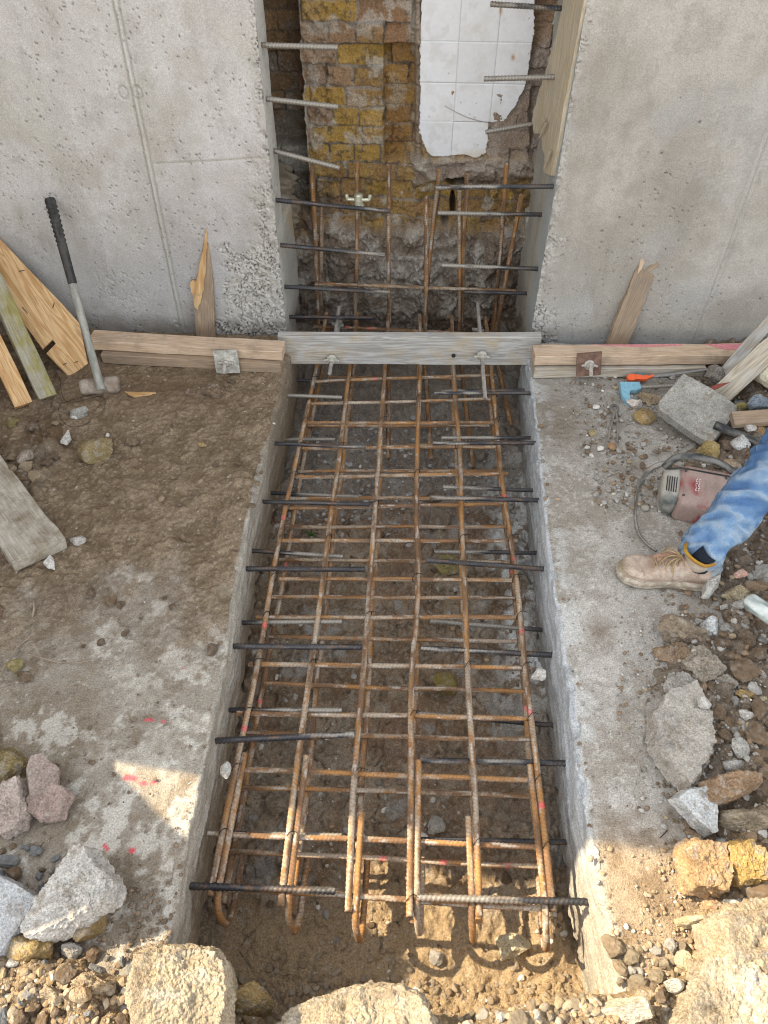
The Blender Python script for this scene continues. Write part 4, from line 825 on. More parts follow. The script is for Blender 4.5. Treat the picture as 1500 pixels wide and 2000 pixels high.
# left foreground
slabrock([(144, 1652), (162, 1655), (207, 1716), (209, 1732), (190, 1768), (150, 1786), (92, 1826), (48, 1822), (38, 1812), (84, 1735)], .12, .075, 'pale', 'big wedge shaped pale concrete lump among the left rubble', 1, 'concrete lump', lvl=6, tilt=(.25, .1), rough=.12)
slabrock([(-40, 1690), (0, 1712), (74, 1748), (42, 1800), (0, 1862), (-60, 1870)], .07, .05, (.42, .43, .44), 'flat blue grey concrete piece at the lower left edge', 2, 'concrete lump', tilt=(.1, .1), rough=.05)
rock(60, 1857, 88, 80, 'ochre', 'round yellow brown stone below the flat blue grey piece', 3, rough=.08, hz=.045, ang=.85)
rock(175, 1800, 56, 118, 'yellow', 'upright brown yellow brick shard under the pale wedge', 4, rough=.05, hz=.04, rot=.1)
rock(137, 1855, 40, 54, 'grey', 'small grey pebble beside the yellow brown round stone', 5, rough=.08)
rock(22, 1880, 26, 26, 'pale', 'white grey pebble at the left edge under the ochre stone', 6, lvl=3)
slabrock([(52, 1498), (60, 1476), (78, 1471), (116, 1500), (112, 1545), (60, 1552)], .075, .03, (.34, .27, .24), 'curved red brown pipe shard on the left slab', 7, 'pottery shard', tilt=(-.3, 0), rough=.04)
slabrock([(48, 1562), (72, 1536), (108, 1530), (133, 1546), (112, 1594), (82, 1598), (55, 1586)], .06, .035, (.33, .25, .22), 'rounded pinkish concrete lump under the pipe shard', 8, 'concrete lump', tilt=(.1, .15), rough=.12)
slabrock([(-20, 1535), (30, 1520), (40, 1560), (38, 1612), (0, 1628), (-25, 1610)], .07, .05, (.42, .35, .31), 'pale pink broken masonry block at the left edge', 9, 'masonry', tilt=(.05, .2), rough=.12)
rock(20, 1500, 90, 90, (.22, .17, .08), 'olive brown stone behind the pink masonry block', 10, rough=.08, hz=.05)
rock(30, 1301, 36, 30, 'olive', 'small mossy yellow stone on the left mud', 11, lvl=3)
rock(50, 1320, 30, 30, 'mud', 'brown clod touching the mossy yellow stone', 12, lvl=3)
rock(189, 876, 66, 58, (.22, .17, .085), 'muddy yellow brick lump on the left mud below the hammer', 13, rough=.06, hz=.045, lvl=4, npl=8)
rock(257, 861, 28, 20, 'mud', 'small dark clod right of the muddy brick lump', 14, lvl=3)
rock(152, 1055, 38, 22, 'pale', 'grey white pebble right of the stained plank end', 15, lvl=3)
slabrock([(97, 1083), (104, 1090), (106, 1110), (92, 1107), (84, 1098)], .03, .008, 'white', 'white triangular tile chip below the stained plank', 16, 'tile chip', lvl=3, rough=.02, dust=0)
slabrock([(133, 838), (138, 855), (130, 866), (117, 862)], .03, .01, 'white', 'white plaster chip left of the muddy brick lump', 17, 'plaster chip', lvl=3, rough=.06, dust=0)
rock(157, 808, 34, 24, (.30, .29, .27), 'grey chipped stone inside the wire loop', 18, lvl=3)
rock(148, 815, 18, 10, 'white', 'bright white chip inside the wire loop', 19, lvl=3, dust=0)
rock(47, 893, 30, 30, (.3, .25, .21), 'layered brown shard near the plank at the left edge', 20, lvl=3)
rock(22, 826, 26, 24, 'olive', 'yellow lichen coloured stone near the left planks', 21, lvl=3)
rock(395, 868, 18, 10, 'yellow', 'tiny yellow stone on the left mud', 22, lvl=2)
rock(420, 765, 44, 26, 'mud', 'wet mud clod below the square plate', 23, lvl=4, rough=.2)
rock(370, 768, 26, 14, 'mud', 'flat mud clod left of the wet clod', 24, lvl=3, rough=.2)
rock(210, 850, 10, 8, 'white', 'white speck pebble above the muddy brick lump', 25, lvl=2)
# front boulders in the sun
slabrock([(262, 1862), (300, 1846), (350, 1850), (405, 1852), (430, 1880), (436, 1930), (432, 1990), (400, 2050), (300, 2060), (255, 1990), (250, 1920)], .24, .20, 'sand', 'large sunlit crumbly concrete boulder at the bottom left', 30, 'boulder', lvl=6, tilt=(-.12, .12), rough=.10, dust=.35)
rock(478, 1955, 95, 90, 'ochre', 'yellow earthy lump in the shade of the sunlit boulder', 31, 'stone', rough=.16, hz=.09, z=-.08)
slabrock([(560, 1975), (610, 1948), (700, 1930), (780, 1928), (812, 1946), (840, 2010), (840, 2100), (520, 2100), (530, 2000)], .10, .14, 'sand', 'broad sunlit boulder at the bottom centre', 32, 'boulder', lvl=6, tilt=(0, .05), rough=.14, dust=.35)
slabrock([(1425, 1800), (1500, 1760), (1600, 1760), (1600, 2000), (1470, 2010), (1428, 1900)], .16, .14, 'sand', 'large sunlit boulder at the bottom right corner', 33, 'boulder', lvl=6, tilt=(-.1, .15), rough=.14, dust=.35)
slabrock([(1385, 1875), (1455, 1880), (1500, 1920), (1520, 2080), (1320, 2080), (1340, 1990)], .15, .12, (.31, .26, .19), 'cracked sunlit boulder left of the corner boulder', 34, 'boulder', lvl=6, tilt=(.05, .1), rough=.14, dust=.6)
rock(1230, 1975, 130, 80, (.50, .44, .34), 'angular pale stone half buried at the bottom edge', 35, hz=.05, rough=.08)
rock(1315, 1925, 36, 44, (.55, .52, .46), 'sharp white stone in the sunlit rubble', 36, hz=.03, npl=7, rough=.04)
rock(1258, 1945, 30, 34, 'tan', 'rounded tan stone in the sunlit rubble', 37, lvl=3)
rock(180, 1925, 80, 60, 'tan', 'earthy lit clods left of the crumbly boulder', 38, 'clod', rough=.25, hz=.04, group=None)
rock(105, 1945, 50, 60, 'tan', 'light brown clod at the lower left corner', 39, 'clod', rough=.22, hz=.04)
rock(160, 1945, 44, 52, (.40, .30, .19), 'smooth tan stone between the lit clods', 40, rough=.08, hz=.035)
# right heap
slabrock([(1322, 1560), (1345, 1543), (1386, 1534), (1401, 1570), (1403, 1622), (1390, 1628), (1368, 1604)], .09, .05, (.46, .47, .47), 'white triangular plaster faced stone on the right slab', 50, 'masonry', tilt=(-.1, .25), rough=.05)
slabrock([(1278, 1385), (1310, 1345), (1360, 1330), (1398, 1392), (1396, 1450), (1368, 1505), (1350, 1525), (1310, 1490), (1280, 1445)], .085, .07, (.38, .35, .31), 'biggest grey concrete lump lying at the slab edge on the right', 51, 'concrete lump', lvl=6, rough=.16, dust=.4)
rock(1330, 1340, 70, 60, 'grey', 'grey stone resting behind the biggest concrete lump', 52, rough=.14)
rock(1330, 1230, 88, 58, (.23, .18, .13), 'earthy brown clod below the boot', 53, 'clod', rough=.18, hz=.05)
rock(1388, 1222, 40, 42, (.48, .50, .50), 'pale blue grey stone right of the brown clod', 54, rough=.1, lvl=4)
rock(1440, 1160, 56, 34, (.30, .25, .16), 'crumbly olive clod right of the boot', 55, 'clod', rough=.2)
rock(1480, 1145, 50, 36, 'brown', 'smooth brown stone at the right edge below the jeans', 56, lvl=4)
slabrock([(1436, 1118), (1450, 1110), (1462, 1120), (1440, 1125)], .10, .012, 'pink', 'small pink tile chip right of the boot', 57, 'tile chip', lvl=3)
slabrock([(1382, 1130), (1400, 1100), (1412, 1106), (1405, 1135), (1390, 1152), (1378, 1155)], .07, .035, (.42, .41, .38), 'grey flat stone touching the boot heel', 58, lvl=4, rough=.08)
rock(1316, 1272, 66, 50, 'brown', 'dark brown soil clod above the grey lump', 59, 'clod', rough=.2)
rock(1375, 1300, 74, 76, (.27, .235, .19), 'cracked grey brown clod in the middle of the right heap', 60, 'clod', rough=.18, hz=.05)
rock(1420, 1335, 46, 40, (.30, .27, .23), 'rounded earthy lump left of the yellow stone', 61, 'clod', rough=.16)
rock(1455, 1358, 40, 26, 'ochre', 'bright yellow stone in the right heap', 62, lvl=3)
rock(1490, 1366, 30, 18, (.55, .47, .32), 'cream stone right of the bright yellow one', 63, lvl=3)
rock(1455, 1394, 32, 22, 'pale', 'small pale shard under the yellow stone', 64, lvl=3)
rock(1445, 1460, 32, 46, (.38, .37, .34), 'upright grey block in the right heap', 65, lvl=4, npl=7, rough=.05)
slabrock([(1388, 1522), (1432, 1506), (1490, 1508), (1494, 1548), (1430, 1556), (1400, 1570)], .13, .06, (.25, .165, .10), 'brown brick half in the heap at the right edge', 66, 'brick', tilt=(0, .2), rough=.1)
rock(1435, 1496, 60, 34, (.36, .35, .33), 'grey stone just above the brown brick', 67, lvl=4)
rock(1375, 1372, 26, 30, 'pale', 'white grey chip on top of the big concrete lump', 68, lvl=3, z=.09)
rock(1460, 1600, 110, 70, 'sand', 'sunlit sandy clod below the brown brick', 69, 'clod', rough=.2, hz=.06)
slabrock([(1346, 1660), (1362, 1640), (1420, 1646), (1432, 1700), (1422, 1735), (1362, 1728)], .12, .09, (.33, .22, .12), 'sunlit square brown brick lump', 70, 'brick', tilt=(0, .2), rough=.14)
slabrock([(1432, 1650), (1470, 1638), (1500, 1665), (1510, 1720), (1460, 1718), (1438, 1680)], .13, .07, (.36, .24, .09), 'sunlit bright yellow brick at the right edge', 71, 'brick', tilt=(-.1, .2), rough=.12)
rock(1455, 1718, 40, 50, (.50, .43, .32), 'cream lump under the bright yellow brick', 72, lvl=4, rough=.14)
rock(1355, 1800, 58, 44, (.50, .41, .27), 'sunlit pale stone casting a dark shadow beside the brown lump', 73, lvl=4, hz=.05)
rock(1400, 1818, 66, 52, (.42, .30, .18), 'orange brown sunlit clod near the corner boulder', 74, 'clod', rough=.18, hz=.05)
rock(1395, 1768, 44, 38, (.42, .28, .17), 'small orange brown stone under the square brick lump', 75, lvl=4)
rock(1445, 1765, 60, 32, (.58, .55, .48), 'white stone between the yellow brick and the corner boulder', 76, lvl=4)
rock(1335, 1875, 34, 46, (.46, .38, .26), 'sunlit stone on the slab end at the lower right', 77, lvl=4)
rock(1365, 1870, 26, 36, (.40, .3, .19), 'thin tan stone beside the sunlit slab end stone', 78, lvl=3)
# upper right
slabrock([(1335, 729), (1352, 738), (1396, 762), (1440, 792), (1438, 805), (1392, 862), (1384, 866), (1340, 838), (1288, 800), (1287, 785)], .10, .036, (.37, .36, .33), 'square broken concrete block face up in the right rubble', 90, 'concrete block', lvl=6, tilt=(.15, .35), rough=.035, dust=.45)
rock(1258, 812, 38, 32, (.35, .25, .12), 'yellow brown brick bat below the blue clamp', 91, lvl=4, npl=8)
rock(1240, 788, 34, 20, (.62, .55, .50), 'white and pink plaster chip at the hook tip of the clamp', 92, lvl=3, dust=0)
rock(1384, 885, 48, 42, (.37, .28, .12), 'yellow porous stone between the block and the red case', 93, lvl=4, rough=.1)
rock(1416, 872, 24, 26, (.15, .11, .08), 'dark brown pebble right of the yellow porous stone', 94, lvl=3)
rock(1424, 906, 40, 22, (.36, .27, .18), 'tan flat stone beside the jeans', 95, lvl=3)
rock(1446, 864, 34, 30, (.55, .56, .56), 'white concrete fragment left of the jeans knee', 96, lvl=3)
rock(1464, 836, 24, 14, (.48, .45, .43), 'small pinkish pebble under the muddy brown board', 97, lvl=3)
rock(1484, 838, 24, 24, (.34, .22, .1), 'orange brown stone against the jeans', 98, lvl=3)
rock(1452, 795, 32, 14, (.33, .28, .10), 'flat yellow stone above the muddy brown board', 99, lvl=3)
rock(1482, 788, 44, 28, (.24, .29, .35), 'blue grey stone above the muddy brown board', 100, lvl=4)
rock(1398, 734, 40, 34, (.21, .19, .17), 'dark grey lump wedged behind the concrete block', 101, lvl=4, z=.08, rough=.14)
rock(1268, 778, 46, 24, (.30, .235, .155), 'crumpled brown lump below the ribbed bar of the blue clamp', 102, lvl=4, rough=.28, hz=.018)
rock(1197, 872, 18, 16, (.36, .22, .12), 'orange pebble at the tips of the pincers', 103, lvl=3)
rock(1157, 844, 14, 14, (.35, .29, .14), 'small yellow pebble on the right slab', 104, lvl=3)
# in the trench
rock(868, 1338, 44, 52, (.27, .21, .07), 'squared yellow brick bat on the trench floor', 110, 'brick bat', npl=7, rough=.06)
rock(872, 1103, 46, 40, (.27, .23, .10), 'olive brick bat under the bars on the right of the trench', 111, 'brick bat', npl=8)
rock(856, 1015, 46, 40, (.21, .17, .13), 'flat brown stone pressed in the trench floor, larger one', 112, npl=8)
rock(848, 970, 36, 28, (.20, .16, .12), 'flat brown stone pressed in the trench floor, upper one', 113, npl=8)
rock(930, 888, 40, 22, (.22, .19, .15), 'dark stone at the trench floor below the far dowels', 114, npl=8)
rock(850, 1612, 38, 46, (.40, .39, .36), 'pale grey stone on the trench floor near the camera', 115)
rock(768, 1592, 28, 32, (.25, .23, .20), 'dark grey stone left of the pale floor stone', 116)
rock(1053, 1318, 26, 34, (.48, .47, .44), 'white stone against the right trench side', 117, lvl=4, rough=.14)
rock(805, 1320, 26, 26, (.30, .28, .25), 'small round grey stone in the middle of the trench', 118, lvl=3)
rock(697, 1012, 16, 20, (.34, .31, .27), 'small grey stone under the left bars', 119, lvl=3)
rock(638, 1440, 16, 16, 'white', 'white chip on the trench floor beside a black bar', 120, lvl=2, dust=0)
rock(440, 1505, 20, 40, (.40, .39, .36), 'pale stone stuck at the left trench side', 121, lvl=3)
rock(1000, 1850, 70, 60, (.50, .45, .33), 'sunlit sandy lump at the trench end on the right', 122, rough=.1)
# many small stones of the heaps, each its own object
def scatter(n, region, group, label, cols, r0, r1, seed, lvl=3, name='rubble_stone', power=2.2, rg=.12):
    r = np.random.default_rng(seed); k = 0; tries = 0; base = []
    for q in range(10):
        V, F, n1, n2 = chunk((1, r.uniform(.7, 1), r.uniform(.5, .8)), seed*31+q, lvl, rough=rg, ang=.58, npl=10)
        for ci, cn in enumerate(cols):
            if (q+ci) % 3 == 0 or q < 3:
                me = bpy.data.meshes.new(name); o = mesh_obj(name, V, F, stonecol(PAL[cn], n1, n2, V*.04, seed+q), M_ROCK, smooth=False); base.append(o.data); bpy.data.objects.remove(o); bpy.data.meshes.remove(me)
    while k < n and tries < n*60:
        tries += 1; u = r.uniform(region[0], region[2]); v = r.uniform(region[1], region[3]); ok, P = region[4](u, v)
        if not ok: continue
        s = (r0+(r1-r0)*r.random()**power); 
        SA = np.array(STONES)
        if (((P[0]-SA[:, 0])**2+(P[1]-SA[:, 1])**2) < (SA[:, 2]*.8+s*.6)**2).any(): continue
        o = bpy.data.objects.new(name, base[r.integers(len(base))]); o.scale = (s, s, s); z = hs(P[0], P[1])
        o.location = (P[0], P[1], z+s*.25); o.rotation_euler = (r.uniform(-.5, .5), r.uniform(-.5, .5), r.uniform(0, 6.28)); link(o); tag(o, label, 'stone', group); STONES.append((P[0], P[1], s)); k += 1
def reg(test):
    def f(u, v):
        P = atz(u, v, 0); P = atz(u, v, hs(P[0], P[1])); return test(u, v, P), P
    return f
scatter(82, (1180, 1120, 1500, 1960, reg(lambda u, v, P: P[2] > .012)), 'small stones of the right rubble heap', 'small stone in the rubble heap right of the slab', ['grey', 'brown', 'mud', 'mud', 'pale', 'brown'], .012, .052, 5, rg=.2, power=1.7)
scatter(48, (1180, 740, 1500, 1000, reg(lambda u, v, P: u > 1170+abs(v-830)*.5)), 'small stones around the concrete block', 'small grey stone in the rubble near the square concrete block', ['grey', 'grey', 'brown', 'slate'], .007, .022, 6, rg=.18)
scatter(56, (0, 1600, 330, 2000, reg(lambda u, v, P: P[2] > .008 or P[1] < .46 or (u < 120 and v > 1650))), 'small stones of the lower left rubble', 'small stone in the rubble at the lower left', ['grey', 'mud', 'brown', 'slate', 'mud'], .008, .030, 7, rg=.18)
scatter(24, (0, 790, 200, 1500, reg(lambda u, v, P: P[2] > .012)), 'clods on the left mud', 'small clod on the mud along the left edge', ['mud', 'brown', 'mud', 'tan'], .010, .030, 8)
scatter(42, (440, 1850, 1500, 2000, reg(lambda u, v, P: P[2] > -.02 and P[1] < .62)), 'small stones of the sunlit front bank', 'small sunlit stone on the bank along the bottom edge', ['sand', 'tan', 'pale', 'sand'], .008, .030, 9, rg=.16)
scatter(36, (430, 730, 1120, 1900, reg(lambda u, v, P: P[2] < -.25 and abs(P[0]) < .5)), 'small stones on the trench floor', 'small stone on the trench floor under the cage', ['grey', 'mud', 'brown', 'mud', 'pale'], .008, .026, 10, rg=.16)
scatter(20, (150, 735, 545, 1300, reg(lambda u, v, P: P[0] < -.56 and P[2] < .01)), 'clods on the left slab', 'small mud clod pressed on the muddy left slab', ['mud', 'mud', 'brown'], .008, .024, 12, rg=.22)
# gravel nobody could count
def gravel():
    r = np.random.default_rng(77); D, F = ICO[1]; k = len(D); LV, LF, LC = [], [], []
    kinds = [chunk((1, .85, .65), 900+q, 1, rough=.12, ang=.6, npl=7)[0] for q in range(12)]
    N = 60000; u = r.uniform(-60, 1560, N); v = r.uniform(700, 2050, N)
    P = atzv(u, v, 0*u); z = HSv(P[:, 0], P[:, 1])
    for _ in range(2): P = atzv(u, v, z); z = HSv(P[:, 0], P[:, 1])
    x, y = P[:, 0], P[:, 1]; ins = in_slab(x, y); n = fb(x, y, s=6, o=3, seed=81)
    xr = np.interp(y, [.3, .64, .83, 1.12, 1.3, 1.49, 1.6, 1.8, 2.1, 2.4, 2.7, 3.2], [.64, .70, .77, .78, .79, .83, .93, 1.12, 1.1, .98, 1.1, 1.5])
    dens = np.where(ins, np.where(x < 0, .030, .012), .5); dens = np.where(~ins & (z > .0), np.where(x > 0, .42, .5), dens); dens = np.where(~ins & (z < -.2), -.02+.16*(n > .1)+.6*ss(2.1, 2.4, y+.1*n), dens)
    dens = np.where((x > 0) & ins, np.maximum(dens, .55*ss(.16, .0, xr-x+.06*n)), dens); dens = np.where((x > .7) & (y > 1.95) & ins, .55+.3*n, dens)
    dens = np.where((y < .52) & ~ins, np.maximum(dens, .55), dens); dens = np.where((y < .58) & ins & (x > 0), .6, dens); dens = np.where(y > 2.95, 0, dens); dens = np.where((np.abs(x) > .5) & (np.abs(x) < .56), .1, dens)
    dens = np.where((x < 0) & ins & (y < .6), .5, dens)
    keep = r.random(N) < dens; P = P[keep]; z = z[keep]; ins = ins[keep]; x = P[:, 0]; y = P[:, 1]; n = len(P)
    s = .0022+.0115*r.random(n)**3.6; s = np.where(ins & (x < .9) & (y < 1.9), s*.55, s)
    G = np.array([PAL['grey'], PAL['brown'], PAL['mud'], PAL['tan'], PAL['pale'], (.26, .24, .21), (.2, .15, .11)]); wts = [.24, .18, .22, .1, .07, .12, .07]
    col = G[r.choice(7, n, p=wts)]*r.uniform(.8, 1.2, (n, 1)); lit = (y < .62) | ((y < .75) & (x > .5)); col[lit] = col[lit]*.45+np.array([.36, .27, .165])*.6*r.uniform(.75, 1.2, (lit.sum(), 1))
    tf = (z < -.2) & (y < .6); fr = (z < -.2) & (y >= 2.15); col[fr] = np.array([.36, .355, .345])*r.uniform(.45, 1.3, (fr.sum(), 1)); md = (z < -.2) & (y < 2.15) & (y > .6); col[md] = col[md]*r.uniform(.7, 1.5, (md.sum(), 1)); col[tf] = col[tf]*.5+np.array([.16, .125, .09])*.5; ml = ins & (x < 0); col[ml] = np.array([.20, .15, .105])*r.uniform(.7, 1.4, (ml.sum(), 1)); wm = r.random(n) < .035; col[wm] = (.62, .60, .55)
    V = np.zeros((n, k, 3)); ang = r.uniform(0, 6.28, n); kid = r.integers(12, size=n); K = np.stack(kinds)[kid]*s[:, None, None]*r.uniform(.7, 1.2, (n, 1, 3))
    V[..., 0] = K[..., 0]*np.cos(ang)[:, None]-K[..., 1]*np.sin(ang)[:, None]+x[:, None]; V[..., 1] = K[..., 0]*np.sin(ang)[:, None]+K[..., 1]*np.cos(ang)[:, None]+y[:, None]; V[..., 2] = K[..., 2]+(z+s*.25)[:, None]
    FF = (F[None]+(np.arange(n)*k)[:, None, None]).reshape(-1, 3); CC = np.repeat(col[:, None, :], k, 1)
    return V.reshape(-1, 3), FF, CC.reshape(-1, 3)
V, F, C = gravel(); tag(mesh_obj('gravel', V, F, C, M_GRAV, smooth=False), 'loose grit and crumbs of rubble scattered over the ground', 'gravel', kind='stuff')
# ------------------------------------------------------------ tools
sh = empty('sledgehammer', atz(195, 758, .0)); tag(sh, 'sledgehammer with black ribbed grip standing head down against the left wall', 'sledgehammer')
hb = atz(193, 744, .075); ht = aty(97, 388, 2.975)
def colgrad(c1, c2, amt=.5, s0=20):
    return lambda s, th, L, sd: mix(c1, c2, ss(-.6, .6, fb(s, th*.2, s=s0, o=4, seed=sd))*amt)
L = hb+(ht-hb)*.54
V, F, C = tube([hb-(ht-hb)*.05, hb, L], .0165, st=.006, ns=14, rib=0, colf=colgrad((.22, .225, .20), (.34, .33, .30), 1), seed=3, prof=([0, .1, .5, 1], [1.05, 1.05, .95, 1.02])); child(mesh_obj('handle', V, F, C, M_PAINT), sh)
V, F, C = tube([L, ht], .0185, st=.0035, ns=14, rib=0, colf=colgrad((.025, .025, .025), (.09, .085, .08), .6), seed=4, prof=([0, .02, .1, .4, .9, .97, 1], [.9, 1., .98, 1.02, 1.12, 1.2, 1.05]))
t = np.linspace(0, 1, len(V)-2)[:, None]; ax = (ht-L)/np.linalg.norm(ht-L); rel = V[:-2]-L; along = rel@ax; rad = rel-along[:, None]*ax; Lg = np.linalg.norm(ht-L)
V[:-2] = L+along[:, None]*ax+rad*(1+.13*np.sin(along*2*math.pi/.019)*ss(.42, .5, along/Lg)*ss(.97, .9, along/Lg))[:, None]
child(mesh_obj('grip', V, F, C, M_RUB), sh)
a, b = atz(158, 757, .036), atz(233, 750, .036); m_ = (a+b)/2; a = m_+(a-m_)*1.0
V, F, C = tube([a, b], .037, st=.006, ns=8, rib=0, colf=colgrad((.22, .17, .13), (.36, .31, .26), 1, 40), prof=([0, .07, .3, .5, .7, .93, 1], [.78, 1, .94, 1.02, .94, 1, .78]), seed=5, lumpy=.05); child(mesh_obj('hammer_head', V, F, C, M_CRUST), sh)
# pincers
pc = empty('pincers', atz(1198, 800, .01)); tag(pc, 'old steel pincers lying open on the right slab, handles towards the camera', 'pincers')
for q, pts in enumerate((((1201, 797), (1200, 806), (1196, 822), (1190, 840), (1188, 861)), ((1199, 797), (1203, 806), (1206, 824), (1207, 842), (1206, 862)))):
    P = [atz(x, y, .014) for x, y in pts]; V, F, C = tube(smooth_path(P, 2), .0048, st=.005, ns=8, rib=0, colf=colgrad((.16, .145, .13), (.28, .25, .22), 1), seed=6+q, prof=([0, .2, .5, 1], [1.6, 1.3, .9, 1.05])); child(mesh_obj('handle', V, F, C, M_CRUST), pc)
for q in (-1, 1):
    P = [atz(1200+q*2, 806, .014), atz(1200+q*7, 800, .014), atz(1200+q*6, 794, .014), atz(1200+q*1, 791, .014)]; V, F, C = tube(smooth_path(P, 2), .006, st=.004, ns=8, rib=0, colf=colgrad((.14, .13, .12), (.25, .23, .2), 1), seed=9); child(mesh_obj('jaw', V, F, C, M_CRUST), pc)
# blue clamp head on a ribbed bar
cl = empty('bar_clamp', atz(1235, 760, .02)); tag(cl, 'light blue clamp with hooked jaw on a ribbed steel bar beside the concrete block', 'clamp')
o = polyplate('clamp_jaw', [(1211, 746), (1219, 745), (1250, 745), (1253, 758), (1243, 762), (1232, 762), (1230, 766), (1231, 776), (1237, 784), (1239, 788), (1233, 789), (1224, 783), (1216, 773), (1213, 762)], atz(1230, 765, .034), (0, -.25, 1), .022, surf('blue paint', .45, .1, 200, .25, 60, .4, tint=(.21, .42, .52)), [(1211, 746), (1250, 745)]); child(o, cl)
V, F, C = tube([atz(1240, 757, .03), atz(1342, 752, .035)], .0085, colf=blackcol(1.4, 0, -.4), seed=5); child(mesh_obj('ribbed_rod', V, F, C, M_STEEL), cl)
V, F, C = boxq(-.022, .012, -.012, .014, 0, .03, (.12, .2, .2)); child(mesh_obj('slider', V, F, C, M_PAINT, smooth=False, matrix=Matrix.Translation(Vector(atz(1250, 742, .01)))), cl)
sw = empty('hand_saw', atz(1250, 735, .01)); tag(sw, 'orange handled saw lying against the lower right batten', 'saw')
o = polyplate('handle', [(1225, 735), (1228, 731), (1240, 730), (1256, 733), (1266, 732), (1266, 740), (1256, 741), (1244, 740), (1234, 743), (1227, 741)], atz(1245, 736, .045), (0, -.4, 1), .018, surf('orange plastic', .4, .05, 200, .15, 60, .5, tint=(.80, .12, .03)), [(1225, 735), (1266, 735)]); child(o, sw)
o = polyplate('handle_tip', [(1266, 734), (1278, 730), (1276, 735), (1266, 739)], atz(1270, 735, .045), (0, -.4, 1), .014, surf('orange plastic tip', .4, .05, 200, .15, 60, .5, tint=(.75, .12, .03)), [(1266, 735), (1278, 732)]); child(o, sw)
o = polyplate('blade', [(1266, 734), (1345, 724), (1385, 719), (1386, 722), (1300, 735), (1268, 738)], atz(1300, 732, .04), (0, -.5, 1), .002, surf('saw blade', .35, .1, 200, .2, 80, .5, .7, tint=(.25, .24, .23)), [(1266, 736), (1386, 720)]); child(o, sw)
V, F, C = tube([atz(1396, 830, .09), atz(1450, 852, .075), atz(1540, 892, .06)], .0165, st=.008, ns=12, rib=0, colf=colgrad((.03, .032, .036), (.2, .19, .17), .7), seed=3)
o = mesh_obj('pry_bar', V, F, C, M_RUB); tag(o, 'black dusty bar poking out from under the concrete block', 'pry bar')
# red and grey dirty power tool case
tc_ = empty('power_tool', atz(1345, 965, 0)); tag(tc_, 'dusty red and grey power tool body lying behind the leg in jeans', 'power tool')
A0, A1 = atz(1292, 955, .07), atz(1445, 985, .07); M = frame_m(A0, (A1-A0), (.05, -.25, 1)); Lt = float(np.linalg.norm(A1-A0))
def case(x0, x1, hw, hh, colf_, ex=.32, seed=0, tap=0):
    xs = np.concatenate([[x0], x0+np.array([.002, .006, .014]), np.linspace(x0+.02, x1-.02, 26), x1-np.array([.014, .006, .002]), [x1]]); th = np.linspace(0, 2*math.pi, 49)[:-1]
    X, T = np.meshgrid(xs, th, indexing='ij'); e = np.minimum(X-x0, x1-X); sc = (1-(1-np.clip(e/.02, 0, 1))**2.5*.22)*(1-tap*(1-ss(x0, x0+.06, X))); cs, sn = np.cos(T), np.sin(T)
    Yc = np.sign(cs)*np.abs(cs)**ex*hw*sc; Zc = np.sign(sn)*np.abs(sn)**ex*hh*sc; n3 = fb(X, Yc, Zc, s=30, o=4, seed=seed); Cc = colf_(X, Yc, Zc, n3)
    n, m = X.shape; V = np.stack([X, Yc+.001*n3, Zc+.001*n3], -1).reshape(-1, 3); i = np.arange(n*m).reshape(n, m); j = np.roll(i, -1, 1); F = np.stack([i[:-1], j[:-1], j[1:], i[1:]], -1).reshape(-1, 4)
    k = len(V); V = np.concatenate([V, [[x0, 0, 0], [x1, 0, 0]]]); cf = []
    for a in range(0, m, 2): cf.append([k, i[0][(a+2) % m], i[0][(a+1) % m], i[0][a]]); cf.append([k+1, i[-1][a], i[-1][(a+1) % m], i[-1][(a+2) % m]])
    C = Cc.reshape(-1, 3); return V, np.concatenate([F, np.array(cf)]), np.concatenate([C, C[:1], C[-1:]])
def redc(X, Y, Z, n):
    d = fb(X, Y, Z, s=12, o=5, seed=9); c = mix((.25, .035, .04), (.34, .25, .22), ss(-.4, .35, d+.6*n+.35*ss(-.01, .05, Z)-.12+.35*ss(-.03, .06, Y))); return mix(c, (.12, .09, .08), ss(.4, .9, n)*.4)
def greyc(X, Y, Z, n): return mix((.10, .115, .11), (.38, .36, .32), ss(-.5, .35, fb(X, Y, Z, s=10, o=4, seed=19)+.5*n+.5*ss(-.04, .04, Y)))
V, F, C = case(-.005, .055, .083, .062, greyc, .40, 1, .16); child(mesh_obj('end_cap', V, F, C, M_PAINT, matrix=M), tc_)
V, F, C = case(.050, Lt+.05, .090, .068, redc, .40, 2); child(mesh_obj('housing', V, F, C, M_PAINT, matrix=M), tc_)
def loc(M, x, y, z): return np.array(M @ Vector((x, y, z)))
V, F, C = tube([loc(M, -.0, .052, .056), loc(M, .05, .060, .066), loc(M, Lt+.03, .060, .069)], .0035, st=.01, ns=6, rib=0, colf=colgrad((.02, .02, .02), (.08, .08, .08))); child(mesh_obj('seam', V, F, C, M_RUB), tc_)
P = smooth_path([loc(M, .0, .10, .0), loc(M, .03, .12, .05), loc(M, .09, .125, .065), loc(M, .18, .12, .06), loc(M, .24, .10, .04)], 3); V, F, C = tube(P, .014, st=.006, ns=10, rib=0, colf=colgrad((.035, .04, .045), (.25, .24, .22), .8), seed=8, lumpy=.12); child(mesh_obj('handle', V, F, C, M_RUB), tc_)
M_WHT = surf('white print', .6, .05, 100, .25, 300, .3, tint=(.72, .70, .68)); M_BLK = surf('black print', .6, .05, 100, .2, 300, .3, tint=(.03, .03, .03))
L = [boxq(.004+.008*k, .0075+.008*k, -.045, .02, .0600, .0612) for k in range(5)]; V, F, C = join(L); child(mesh_obj('vent', V, F, C, M_BLK, smooth=False, matrix=M), tc_)
